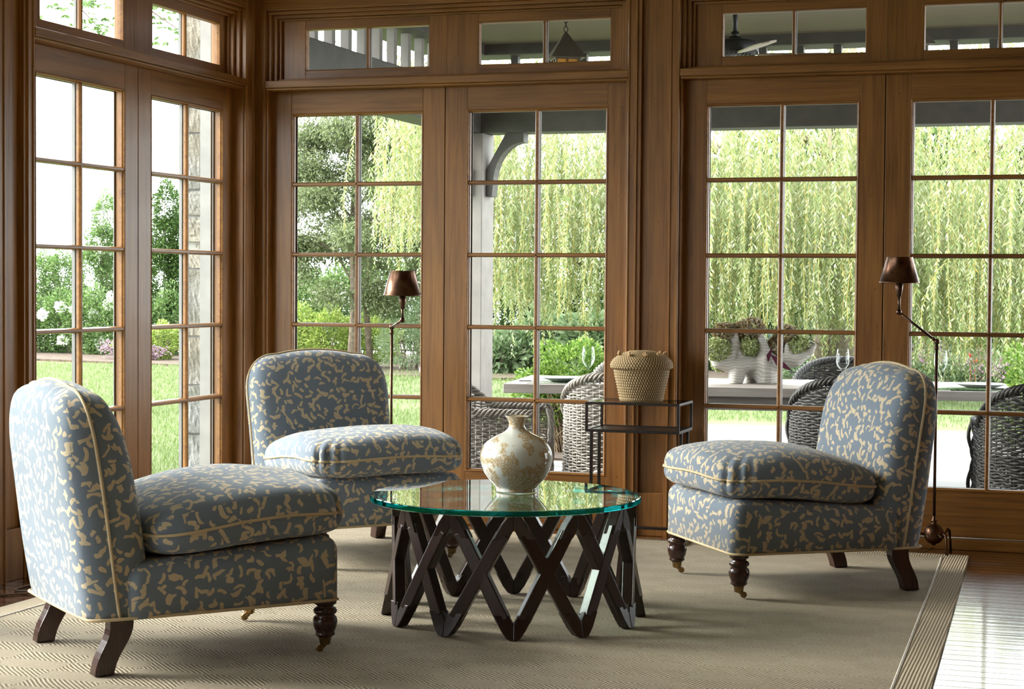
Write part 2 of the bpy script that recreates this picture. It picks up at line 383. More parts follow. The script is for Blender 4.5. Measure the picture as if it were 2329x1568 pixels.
M['beadboard'] = bead_mat()
def stone_mat():
    q = NT('split_granite'); c = q.coord()
    n = q.noise(c, 45, 5, .7); n2 = q.noise(c, 160, 2); 
    big = q.noise(c, 2.2, 1)
    col = q.mix(q.ramp(big, [(.42, (0,0,0)), (.6, (1,1,1))]), (.20, .20, .195), (.25, .21, .15))
    col = q.mix(q.math('MULTIPLY', n2, .5), col, (.10, .10, .095)); col = q.mix(q.math('MULTIPLY', n, .4), col, (.34, .33, .31))
    q.p(Base_Color=col, Roughness=.95); q.bump(n, .9, .02); return q.m
M['stone'] = stone_mat()
M['mortar'] = plain('lime_mortar', (.25, .24, .22), .95)

# ------------------------------------------------------------------ room shell: doors, transoms, casings
def place(o, X): o.matrix_world = X; return o
def S(o): o['kind'] = 'structure'; return o
STL, ZB, ZT, G0, G1, HW = .1197, .06, 2.250, .280, 2.130, .4905
ROWS = [1.760, 1.390, 1.020, .650]
nd = [0]; nw = [0]; ntr = [0]
def trim(mb, mat, X, bevel=.003):
    ntr[0] += 1; o = mb.build('trim_%d' % ntr[0], mat, bevel=bevel); S(o); return place(o, X)
def muntins(mb, xs, zs, x0, x1, z0, z1, n0, n1, wf=.012, wb=.021):
    # moulded glazing bars: narrow face n0, wide back n1
    for x in xs: mb.prism([(x-wb/2, n1), (x-wb/2, n0+.010), (x-wf/2, n0), (x+wf/2, n0), (x+wb/2, n0+.010), (x+wb/2, n1)], z0, z1, 'xy')
    for z in zs:
        mb.prism([(n1, z-wb/2), (n0+.010, z-wb/2), (n0, z-wf/2), (n0, z+wf/2), (n0+.010, z+wb/2), (n1, z+wb/2)], x0, x1, 'yz')
def ring(mb, x0, x1, z0, z1, steps):
    # mitred moulding: steps = [(inset, n)...]
    loops = [[(x0+i, n, z0+i), (x1-i, n, z0+i), (x1-i, n, z1-i), (x0+i, n, z1-i)] for i, n in steps]
    o = len(mb.v)
    for l in loops: mb.v += l
    for k in range(len(loops)-1):
        for j in range(4):
            a = o+k*4; mb.f.append((a+j, a+(j+1) % 4, a+4+(j+1) % 4, a+4+j)); mb.mi.append(0)
def door_leaf(X):
    nd[0] += 1
    d = empty('door_%d' % nd[0]); S(d); place(d, X)
    for s in (-1, 1):
        xs = sorted((s*HW, s*(HW-STL)))
        MB().box(xs[0], xs[1], 0, .05, ZB, ZT).build('stile', M['pine_v'], d, bevel=.0022)
    MB().box(-HW+STL, HW-STL, .0005, .05, ZB, G0).build('rail', M['pine_x'], d, bevel=.0022)
    MB().box(-HW+STL, HW-STL, .0005, .05, G1, ZT).build('rail', M['pine_x'], d, bevel=.0022)
    q = MB(); ring(q, -HW+STL-.002, HW-STL+.002, G0-.002, G1+.002, [(0, -.0005), (.004, -.003), (.008, -.001), (.010, .006), (.014, .010), (.015, .024)])
    q.build('moulding', M['pine_x'], d)
    q = MB(); muntins(q, [0], ROWS, -HW+STL+.002, HW-STL-.002, G0, G1, .001, .024); q.build('glazing_bars', M['pine_x'], d, bevel=.002)
    q = MB(); muntins(q, [0], ROWS, -HW+STL+.002, HW-STL-.002, G0, G1, .030, .046, .022, .022)
    q.box(-HW, HW, .050, .054, ZB, G0+.012); q.box(-HW, HW, .050, .054, G1-.012, ZT)
    q.box(-HW, -HW+STL+.012, .050, .054, G0, G1); q.box(HW-STL-.012, HW, .050, .054, G0, G1)
    q.build('outer_bars', M['paint_out'], d)
    MB().box(-HW+STL+.01, HW-STL-.01, .025, .029, G0+.01, G1-.01).build('glass', M['pane'], d)
    return d
def transom(X, x0, x1, g0, g1):
    # x0..x1 frame, g0..g1 glass; local u around bay centre, n into the garden
    nw[0] += 1; z0, z1, zg0, zg1 = 2.30, 2.625, 2.359, 2.576
    w = empty('window_%d' % nw[0]); S(w); place(w, X)
    MB().box(x0, g0, .02, .07, z0, z1).build('stile', M['pine_v'], w, bevel=.002)
    MB().box(g1, x1, .02, .07, z0, z1).build('stile', M['pine_v'], w, bevel=.002)
    MB().box(g0, g1, .0205, .07, z0, zg0).build('rail', M['pine_x'], w, bevel=.002)
    MB().box(g0, g1, .0205, .07, zg1, z1).build('rail', M['pine_x'], w, bevel=.002)
    q = MB(); ring(q, g0-.002, g1+.002, zg0-.002, zg1+.002, [(0, .0195), (.004, .022), (.007, .036), (.008, .05)]); q.build('moulding', M['pine_x'], w)
    q = MB(); muntins(q, [(g0+g1)/2], [], g0, g1, zg0, zg1, .028, .05, .010, .018); q.build('glazing_bars', M['pine_v'], w, bevel=.002)
    MB().box(g0+.004, g1-.004, .044, .048, zg0+.004, zg1-.004).build('glass', M['pane'], w)
    q = MB(); q.box((g0+g1)/2-.011, (g0+g1)/2+.011, .052, .066, zg0, zg1); q.build('outer_bars', M['paint_out'], w)
    return w
BW = .981
def bay(X):
    door_leaf(X @ T(-BW/2-.002+.0, 0, 0)); door_leaf(X @ T(BW/2+.002, 0, 0))
    # gap backing strip between the two leaves
    trim(MB().box(-.01, .01, .03, .06, ZB, ZT), M['pine_v'], X, 0)
    transom(X, -.925, .0, -.794, -.098); transom(X, .0, .99, .171, .868)
    # transom bar with a bead under it
    q = MB().box(-BW-.0, BW+.005, -.078, .06, 2.262, 2.300).box(-BW, BW, -.070, .06, 2.250, 2.262)
    q.box(-BW+.02, BW-.02, -.01, .07, 2.300, 2.315)
    trim(q, M['pine_x'], X, .004)
    # head: stepped moulding
    q = MB().box(-BW-.02, BW+.02, -.070, .10, 2.668, 2.80).box(-BW-.02, BW+.02, -.048, .10, 2.650, 2.668)
    q.box(-BW-.02, BW+.02, -.022, .10, 2.632, 2.650).box(-BW-.02, BW+.02, .0, .10, 2.620, 2.632)
    trim(q, M['pine_x'], X, .004)
    # stepped side mouldings above the transom bar
    for s in (-1, 1):
        q = MB()
        for a, b, n in ((-BW, -BW+.020, -.045), (-BW+.020, -BW+.042, -.020), (-BW+.042, -BW+.058, .0)):
            q.box(min(s*a, s*b), max(s*a, s*b), n, .10, 2.300, 2.655)
        trim(q, M['pine_v'], X, .003)
        # jamb beside the door
        trim(MB().box(min(-s*BW, -s*(BW-.010)), max(-s*BW, -s*(BW-.010)), -.060, .06, 0, 2.252), M['pine_v'], X, .002)
    # sill under the leaves
    trim(MB().box(-BW, BW, .003, .10, 0, .054), M['pine_x'], X, .004)
def pilaster(X, a, b, name_panel=True):
    """panelled post between two bays, a..b along the wall"""
    w = .068
    for s, u in ((1, a), (-1, b)):
        prof = [(0, .1), (0, -.070), (.004, -.076), (.010, -.076), (.014, -.070), (.040, -.070), (.043, -.076), (.049, -.076), (.052, -.066), (w, -.066), (w, .1)]
        q = MB(); q.prism([(u+s*p, n) for p, n in prof], 0, 2.80, 'xy'); trim(q, M['pine_v'], X, 0)
    trim(MB().box(a+w, b-w, -.040, .10, 0, 2.80).box(a+w, b-w, -.062, -.040, 0, .215), M['pine_v'], X, .003)
XB = T(0, 0, 0); XL = T(0, 0, 0, rz=PI/2)
bay(XB @ T(1.106)); bay(XB @ T(3.332)); bay(XB @ T(5.558))  # third bay is out of view, added to light the room's right side
bay(XL @ T(-1.174)); bay(XL @ T(-3.400)); bay(XL @ T(-5.626)); bay(XL @ T(-7.852)); pilaster(XL, -7.852+BW, -5.626-BW)  # unseen further bays, added to let in light from the left
pilaster(XB, 1.106+BW, 3.332-BW); pilaster(XB, 3.332+BW, 5.558-BW)
pilaster(XL, -3.400+BW, -1.174-BW); pilaster(XL, -5.626+BW, -3.400-BW)
# corner posts (x .07 .. .125 on the back wall, y -.07 .. -.193 on the left wall)
def corner_prof(u0, u1):
    return [(u0, .1), (u0, -.070), (u0+.25*(u1-u0), -.070), (u0+.27*(u1-u0), -.076), (u0+.34*(u1-u0), -.076), (u0+.36*(u1-u0), -.070), (u0+.78*(u1-u0), -.070), (u0+.80*(u1-u0), -.076), (u0+.92*(u1-u0), -.076), (u1, -.070), (u1, .1)]
q = MB(); q.prism(corner_prof(.07, .125), 0, 2.80, 'xy'); trim(q, M['pine_v'], XB, 0)
q = MB(); q.prism(corner_prof(-.07, -.193), 0, 2.80, 'xy'); trim(q, M['pine_v'], XL, 0)
o = MB().box(-.10, .07, -.07, .10, 0, 2.80).build('trim_corner', M['pine_v']); S(o)
# walls over and beside the bays
o = MB().box(-.16, 6.65, -.075, .16, 2.76, 3.05).box(6.54, 6.80, -.07, .16, 0, 2.76).box(-.16, 6.65, .10, .16, 2.66, 2.76).build('wall_back', M['pine_x']); S(o)
o = MB().box(-.16, .075, -12.2, .0, 2.76, 3.05).box(-.16, .07, -12.2, -8.83, 0, 2.76).build('wall_left', M['pine_x']); S(o)
o = MB().box(6.70, 6.86, -12.2, 0, 0, 3.05).build('wall_right', M['pine_x']); S(o)
o = MB().box(-.16, 1.2, -12.36, -12.2, 0, 3.05).box(5.6, 6.86, -12.36, -12.2, 0, 3.05).box(1.2, 5.6, -12.36, -12.2, 0, 3.05).build('wall_rear', M['pine_x']); S(o)
o = MB().box(-.16, 6.86, -12.36, .16, 3.0, 3.10).build('ceiling', M['ceil_room']); S(o)
o = MB().box(-.16, 6.86, -12.36, .16, -.16, 0).build('floor', M['floor']); S(o)

# ------------------------------------------------------------------ rug
rug = empty('rug', (0, 0, 0), 0, 'large beige woven rug with a ribbed border under the chairs and glass table', 'rug')
def rug_sheet(name, mat, poly, z0, z1, bev=.004):
    q = MB(); q.prism(poly, z0, z1, 'xy'); return q.build(name, mat, rug, bevel=bev)
def lerp(a, b, t): return a+(b-a)*t
# outline: left edge x .405, right edge x 3.765 (back) .. 3.88 (front), back edge y -.25
def rxr(y): return 3.765 + (-.25-y)*.025
def rxl(y): return .405 + .01*math.sin(y*2.2)
ys = [-.25 - .25*i for i in range(24)]
inner = [(rxl(y)+.115, y-(.0 if i else .10)) for i, y in enumerate(ys)] + [(rxr(y)-.115, y-(.0 if i else .10)) for i, y in list(enumerate(ys))[::-1]]
q = MB()
for i in range(len(ys)-1):
    y0 = ys[i] - (.10 if i == 0 else 0); y1 = ys[i+1]
    q.add([(rxl(y0)+.115, y0, .013), (rxr(y0)-.115, y0, .013), (rxr(y1)-.115, y1, .013), (rxl(y1)+.115, y1, .013)], [(3,2,1,0)])
q.build('field', M['rug'], rug)
q = MB()
for side in (0, 1):
    for i in range(len(ys)-1):
        y0, y1 = ys[i], ys[i+1]
        f = (lambda y: (rxl(y), rxl(y)+.112)) if side == 0 else (lambda y: (rxr(y)-.112, rxr(y)))
        (a0, b0), (a1, b1) = f(y0), f(y1)
        q.add([(a0, y0, 0), (b0, y0, 0), (b1, y1, 0), (a1, y1, 0), (a0, y0, .014), (b0, y0, .014), (b1, y1, .014), (a1, y1, .014)],
              [(4,7,6,5), (0,4,5,1), (1,5,6,2), (2,6,7,3), (3,7,4,0)])
q.box(rxl(-.25)+.112, rxr(-.25)-.112, -.35, -.25, 0, .014)
q.build('border', M['rug_border'], rug, fix=False)
for side in (0, 1):
    q = MB(); pts = [((rxl(y)+.114) if side == 0 else (rxr(y)-.114), y - (.1 if i == 0 else 0), .0125) for i, y in enumerate(ys)]
    q.tube(pts, .0052, 6); q.build('stitching', M['rug_seam'], rug)
RZ = .014

# ------------------------------------------------------------------ slipper chairs
def superslab(nu, nv, outline, half, e=.28, bulge=.0):
    """closed shell: outline(u)->(a,b) open curve scaled about its foot; v runs front to back"""
    vs = []; fs = []
    for i in range(nu+1):
        a, b = outline(i/nu)
        for j in range(nv+1):
            t = -PI/2 + PI*j/nv; s = abs(math.cos(t))**e; d = math.copysign(abs(math.sin(t))**.75, math.sin(t))*half
            vs.append((a*s, d, b*s))
    for i in range(nu):
        for j in range(nv): k = i*(nv+1)+j; fs.append((k, k+1, k+nv+2, k+nv+1))
    return vs, fs
def back_outline(w0, w1, h, r):
    # (a, b): up the left side, over the rounded top, down the right side
    pts = [(-w0, 0)] + [(-w0-(w1-w0)*t, h*t*.76) for t in (.25, .5, .75, 1)]
    for k in range(1, 13):
        a = PI - PI/2*k/12; n_ = .86; pts.append((-w1+r - r*abs(math.cos(a))**n_, h*.76 + (h*.24)*abs(math.sin(a))**n_))
    # slight crown across the top
    top = [(x, h + .022*(1-(x/(w1-r))**2)) for x in np.linspace(-w1+r, w1-r, 9)[1:-1]]
    left = pts; right = [(-x, y) for x, y in pts[::-1]]
    P_ = left + top + right
    L = [0]
    for p, q_ in zip(P_, P_[1:]): L.append(L[-1]+math.dist(p, q_))
    def f(u):
        d = u*L[-1]
        for k in range(len(L)-1):
            if d <= L[k+1]+1e-9:
                t = (d-L[k])/max(1e-9, L[k+1]-L[k]); return (lerp(P_[k][0], P_[k+1][0], t), lerp(P_[k][1], P_[k+1][1], t))
        return P_[-1]
    return f
def wob(p, s=.006, k=9.0, ph=0):
    x, y, z = p
    return Vector((x + s*math.sin(k*y+1.3*ph+2*z*k*.5), y + s*math.sin(k*z+.7+ph+k*.6*x), z + s*math.sin(k*x+2.1+ph)*math.cos(k*.8*y+ph)))
BACK_ZB, BACK_H = .172, .715
def recline(p):
    x, y, z = p; t = max(0, z-.172)
    return Vector((x - .150*t - .01*t*t, y, z))
def make_chair():
    c = empty('slipper_chair')
    # seat base (rounded box)
    def rbox(x0, x1, y0, y1, z0, z1, r, n=10):
        bm = bmesh.new(); bmesh.ops.create_cube(bm, size=1)
        for v in bm.verts: v.co = Vector((lerp(x0, x1, v.co.x+.5), lerp(y0, y1, v.co.y+.5), lerp(z0, z1, v.co.z+.5)))
        es = [e for e in bm.edges if not all(abs(v.co.z-z0) < 1e-6 for v in e.verts)]
        bmesh.ops.bevel(bm, geom=es, offset=r, segments=6, profile=.5, affect='EDGES')
        q = MB(); bm.verts.ensure_lookup_table(); q.v = [tuple(v.co) for v in bm.verts]; q.f = [tuple(v.index for v in f.verts) for f in bm.faces]; q.mi = [0]*len(q.f); bm.free(); return q
    q = rbox(-.34, .395, -.358, .358, .172, .385, .050)
    q.v = [(x, y, z - (.045*max(0, (.30-x)/.64) if z > .25 else 0)) for x, y, z in q.v]
    o = q.build('seat_base', M['fabric'], c, smooth=True); box_uv(o)
    q = MB(); rr = [(.392, -.30), (.37, -.328), (-.33, -.332)]
    loop = [(.394, y, .176) for y in np.linspace(-.31, .31, 9)] + [(.384, .346, .176), (.355, .358, .176)] + [(x, .359 if x > -.25 else .352, .176) for x in np.linspace(.3, -.42, 8)]
    loop = loop[:-2] + [(-.335, .346, .175), (-.43, .334, .174), (-.455, .31, .174), (-.460, .15, .174)]
    loop = loop + [(x, -y, z) for x, y, z in loop[::-1]][:-9]
    q.tube(loop, .0055, 6, closed=True); q.build('hem_piping', M['piping'], c, smooth=True)
    # back
    f = back_outline(.335, .345, BACK_H, .155)
    vs, fs = superslab(96, 26, f, .122, e=.20)
    def bp(a, d, b):
        p = Vector((-.345 + (d if d > 0 else d*.95), a, BACK_ZB + b))
        # belly of the padding, thinner at the top
        p.x = -.345 + (p.x+.345)*(1 - .06*max(0, (b-.25))/.5)
        return recline(p)
    q = MB(); vv = [wob(bp(a, d, b), .003, 8) if b > .02 else bp(a, d, b) for a, d, b in vs]
    # gathered pleats where the side turns over the top corners
    out = []
    for (a, d, b), p in zip(vs, vv):
        for sgn in (-1, 1):
            g = math.exp(-((a-sgn*.27)**2+(b-.655)**2)/.0022); 
            if g > .02: p = p + Vector((0, -sgn*.7, -.6))*g*.010*math.sin(90*(d+.05)+1.0)*math.exp(-(d/.09)**2)
        out.append(p)
    q.add(out, fs)
    nv = 27
    q.f.append(tuple(i for i in range(0, 27))); q.mi.append(0); 
    o = q.build('backrest', M['fabric'], c, smooth=True); box_uv(o)
    q = MB(); pts = []
    for i in range(97):
        a, b = f(i/96); p = bp(a*1.004, -.012, b*1.003); pts.append(wob(p, .0025, 8) if b > .02 else p)
    q.tube(pts, .0056, 6); q.build('back_piping', M['piping'], c, smooth=True)
    # loose cushion: rounded plan, crowned top, gathered front corners
    def plan(u):
        n = 7.0; a = 2*PI*u; cx, sx = math.cos(a), math.sin(a)
        k = (abs(cx)**n + abs(sx)**n)**(-1/n); return .352*k*cx, .374*k*sx, k
    nu, nv = 240, 36; cx0, cz0 = .088, .468
    def cush(u, tau):
        px, py, k = plan(u); s_ = 1 - abs(tau)**2.4; sn = math.sqrt(max(0, 1 - s_**7.4)); d = math.copysign(sn**.62, tau)
        x, y = px*s_, py*s_
        h = .092 if d > 0 else .088
        pinch = max(0, k-1.06)*1.5*s_**2
        z = cz0 + h*d*(1 - .25*pinch) + (.034*math.cos(x*4)*math.cos(y*3.6) if d > 0 else 0)*abs(d)
        z += .010*math.sin(y*9+.5)*(.3+x) - .105*max(0, .12-x)*.62 - .05*max(0, -x-.05) - .03*max(0, -x-.12)*(1 if d > 0 else 0)
        # gathered pleats at the front corners
        pl = 0
        for ac in (.1250, .8750):
            for of, am in ((-.008, .020), (.010, .024), (.026, .010)): pl += am*math.exp(-((u-ac-of)/.0032)**2)
        pl *= (1 - abs(d))**.35 * (.55 if d < 0 else 1)
        k2 = 1 - .03*pinch - pl/.37
        return Vector((cx0 + x*k2, y*k2, z))
    vs = []; fs = []
    for j in range(nv+1):
        t = -1 + 2*j/nv
        for i in range(nu): vs.append(wob(cush(i/nu, t), .0035, 11, 1))
    for j in range(nv):
        for i in range(nu): fs.append((j*nu+i, j*nu+(i+1) % nu, (j+1)*nu+(i+1) % nu, (j+1)*nu+i))
    o = MB().add(vs, fs).build('seat_cushion', M['fabric'], c, smooth=True, fix='merge'); box_uv(o)
    q = MB(); q.tube([wob(cush(i/nu, 0), .0035, 11, 1)*1.0 + (cush(i/nu, 0)-Vector((cx0, 0, cz0))).normalized()*.002 for i in range(nu)], .0052, 6, closed=True)
    q.build('cushion_piping', M['piping'], o, smooth=True)
    # legs
    for s in (-1, 1):
        q = MB(); prof = [(.020, .178), (.031, .176), (.031, .160), (.024, .156), (.022, .150), (.030, .144), (.033, .136), (.030, .128), (.024, .124), (.032, .114), (.034, .100), (.031, .082), (.025, .066), (.027, .060), (.027, .056), (.021, .052), (.019, .048)]
        q.lathe([(r*1.22, z) for r, z in prof], 24); leg = q.build('leg', M['mahog'], c, smooth=True); leg.location = (.352, s*.318, 0)
        q = MB().lathe([(.0235, .060), (.0235, .056), (.0215, .050), (.018, .026), (.012, .022), (.006, .021)], 20); cup = q.build('caster', M['brass'], leg, smooth=True)
        q = MB(); q.bar((0, 0, .026), (-.012, 0, .018), .016, .008)
        for sy in (-1, 1): q.bar((-.004, sy*.0085, .024), (-.020, sy*.0085, .011), .004, .012)
        q.tube([(-.020, -.006, .0125), (-.020, .006, .0125)], .0125, 16)
        q.build('caster_wheel', M['brass'], leg, smooth=False, bevel=.001)
        # sabre leg at the back
        vs = []; N = 10
        for i in range(N+1):
            t = i/N; z = .178*(1-t); x = -.352 - .055*t**1.4 + .007*math.sin(2*PI*t); hw = lerp(.039, .031, t)
            for dx, dy in ((-1, -1), (1, -1), (1, 1), (-1, 1)): vs.append((x+dx*hw, s*.306+dy*.026, z))
        fs = [(0, 1, 2, 3), tuple(N*4+k for k in (3, 2, 1, 0))] + [(i*4+k, i*4+(k+1) % 4, i*4+4+(k+1) % 4, i*4+4+k) for i in range(N) for k in range(4)]
        MB().add(vs, fs).build('leg', M['mahog'], c, bevel=.003)
    return c
CH_LAB = ['slipper chair nearest the camera at left, seen side-on, its back to the left doors',
          'slipper chair at the back corner in front of the tall lamp, facing the glass table',
          'slipper chair on the right of the glass table, its back towards the garden doors']
ch = make_chair()
def set_chair(o, x, y, ang, lab):
    o.location = (x, y, RZ+.0015); o.rotation_euler = (0, 0, ang); tag(o, lab, 'armless chair', 'blue and cream slipper chairs')
# centres from the feet on the rug: facing directions
spots = [(1.406, -3.289, .8605), (1.109, -1.173, -.7477), (3.089, -1.279, -2.5288)]
chs = [ch, copy_tree(ch), copy_tree(ch)]
for o, (x, y, a), lab in zip(chs, spots, CH_LAB): set_chair(o, x, y, a, lab)

# ------------------------------------------------------------------ glass table
tb = empty('coffee_table', (2.262, -2.385, RZ), 0, 'round glass-topped coffee table on a dark zigzag wooden base', 'table')
NF = 12; RB, RT, HT = .470, .432, .428
A0 = math.atan2(CAM_POS[1]+2.385, CAM_POS[0]-2.262)
def ringp(k, r, z): a = A0 + 2*PI*k/NF; return Vector((r*math.cos(a), r*math.sin(a), z))
def taper_bar(q, a, b, w, d, centre):
    a, b = Vector(a), Vector(b); t = (b-a).normalized()
    mid = (a+b)/2; rad = Vector((mid.x, mid.y, 0)).normalized(); side = t.cross(rad).normalized(); rad = side.cross(t).normalized()
    vs = []
    for p, ww in ((a, w), (b, w)):
        for i, j in ((-1, -1), (1, -1), (1, 1), (-1, 1)): vs.append(p + side*i*ww/2 + rad*j*d/2)
    q.add(vs, [(3, 2, 1, 0), (4, 5, 6, 7), (0, 1, 5, 4), (1, 2, 6, 5), (2, 3, 7, 6), (3, 0, 4, 7)])
for k in range(NF):
    for sgn in (1, -1):
        q = MB(); inset = .010 if sgn > 0 else -.010
        a = ringp(k, RB, 0); b = ringp(k+sgn, RT, HT); a, b = a.lerp(b, .15), a.lerp(b, .85)
        taper_bar(q, a, b, .047, .0405 if sgn > 0 else .039, None)
        q.build('strut', M['espresso'], tb, bevel=.004)
    # pointed foot joining two struts, and the mitred head under the glass
    def wedge(name, r, z0, sg):
        q = MB(); p = ringp(k, r, z0); rad = Vector((p.x, p.y, 0)).normalized(); tan = Vector((-rad.y, rad.x, 0))
        for m_ in (-1, 1):
            sl, ln = (.50, .222) if sg > 0 else (.543, -.058)
            prof = [(0, 0), (.010, 0), (.024, .006), (.0268+sl*.034, .034), (.0268+sl*.085, .085), (-.0268+sl*.085, .085), (0, .0268/sl)]
            vs = [p + tan*u*m_ + rad*(j - ln*w_*sg) + Vector((0, 0, w_*sg)) for j in (-.0205, .0205) for u, w_ in prof]; n = len(prof)
            q.add(vs, [tuple(range(n)), tuple(range(2*n-1, n-1, -1))] + [(i, i+n, (i+1) % n+n, (i+1) % n) for i in range(n)])
        q.build(name, M['espresso'], tb, bevel=.003)
    wedge('foot', RB, 0, 1); wedge('head_joint', RT, HT, -1)
q = MB(); rp = [(.0, HT), (.496, HT), (.499, HT+.002), (.500, HT+.004), (.500, HT+.018), (.499, HT+.020), (.496, HT+.022), (0, HT+.022)]
q.lathe(rp, 128); o = q.build('glass_top', M['tglass'], tb, smooth=False); o.location = (-.032, -.005, 0)
TZ = RZ + HT + .022

# ------------------------------------------------------------------ vase
def vase_mat():
    q = NT('white_glaze_with_gold_peonies'); c = q.coord()
    n = q.noise(c, 13, 2.5, .6); patch = q.ramp(n, [(.48, (0,0,0)), (.51, (1,1,1))])
    vo = q.node('TexVoronoi', {'Vector': q.node('VectorMath', {0: c, 1: q.node('VectorMath', {0: q.node('TexNoise', {'Vector': c, 'Scale': 30.0}).outputs['Color'], 'Scale': .03}, operation='SCALE').outputs[0]}, operation='ADD').outputs[0], 'Scale': 17.0})
    rings = q.math('SINE', q.math('MULTIPLY', vo.outputs['Distance'], 42)); line = q.math('GREATER_THAN', rings, .25)
    vo2 = q.node('TexVoronoi', {'Vector': c, 'Scale': 70.0}, feature='DISTANCE_TO_EDGE'); l2 = q.math('LESS_THAN', vo2.outputs[0], .09)
    ink = q.math('MULTIPLY', patch, q.math('MAXIMUM', line, l2))
    n3 = q.noise(c, 26, 2); small = q.math('MULTIPLY', q.math('GREATER_THAN', n3, .66), l2)
    fill = q.mix(q.math('MULTIPLY', patch, .35), (.66, .68, .63), (.58, .47, .30))
    q.p(Base_Color=q.mix(q.math('MULTIPLY', q.math('MAXIMUM', ink, small), .8), fill, (.46, .30, .11)), Roughness=.08, Coat_Weight=.6); return q.m
M['vase'] = vase_mat()
V_ = [(.0, .004), (.066, .004), (.069, 0), (.071, .006), (.068, .014), (.074, .022), (.094, .044), (.112, .070), (.123, .098), (.128, .126), (.125, .152), (.114, .176), (.094, .196), (.068, .212), (.046, .222), (.034, .231), (.029, .241), (.027, .252), (.029, .262), (.034, .273), (.040, .281), (.041, .284), (.038, .284), (.030, .274), (.024, .258), (.022, .240)]
q = MB().lathe([(r*1.09, z) for r, z in V_], 72, cap=False); o = q.build('vase', M['vase'], None, smooth=True); fine(o, 1)
tag(o, 'round-bellied white vase with gold flower pattern and narrow flared neck', 'vase'); o.location = (2.243, -2.30, TZ+.0005)

# ------------------------------------------------------------------ metal stand with lidded basket
st = empty('side_table', (0, 0, RZ+.001), 0, 'narrow black metal stand with an open box frame on thin legs', 'side table')
sx0, sx1, sy0, sy1, zt = 1.985, 2.445, -.43, -.135, .668
def fr(q, x0, x1, y0, y1, z, w=.016, h=.012):
    q.box(x0, x1, y0, y0+w, z-h, z).box(x0, x1, y1-w, y1, z-h, z).box(x0, x0+w, y0+w, y1-w, z-h, z).box(x1-w, x1, y0+w, y1-w, z-h, z)
q = MB(); fr(q, sx0, sx1, sy0, sy1, zt); q.build('top_frame', M['iron'], st, bevel=.0012)
q = MB(); fr(q, sx0, sx1, sy0, sy1, zt-.130, h=.014); q.build('lower_frame', M['iron'], st, bevel=.0012)
for x in (sx0+.006, sx1-.006):
    for y in (sy0+.006, sy1-.006): MB().bar((x, y, zt-.012), (x, y, zt-.130), .012, .012, (0, 1, 0)).build('upright', M['iron'], st, bevel=.001)
MB().box(sx0+.016, sx1-.016, sy0+.016, sy1-.016, zt-.006, zt-.001).build('glass_shelf', M['pane_clean'], st)
MB().box(sx0+.016, sx1-.016, sy0+.016, sy1-.016, zt-.140, zt-.134).build('shelf', M['iron'], st)
for x in (sx0+.012, sx1-.008):
    for y in (sy0+.075, sy1-.075): MB().bar((x, y, zt-.144), (x, y, .030), .014, .014, (0, 1, 0)).build('leg', M['iron'], st, bevel=.001)
    MB().bar((x, sy0-.01, .022), (x, sy1+.01, .022), .016, .020, (0, 0, 1)).build('foot', M['iron'], st, bevel=.002)
MB().box(sx0+.02, sx1-.016, (sy0+sy1)/2-.02, (sy0+sy1)/2+.02, .050, .062).build('stretcher', M['iron'], st, bevel=.002)
for x in (sx0+.012, sx1-.008):
    for y in (sy0, sy1): MB().lathe([(0, 0), (.008, 0), (.009, .013), (0, .014)], 12, T(x, y, -0.0)).build('foot_pad', M['iron'], st)

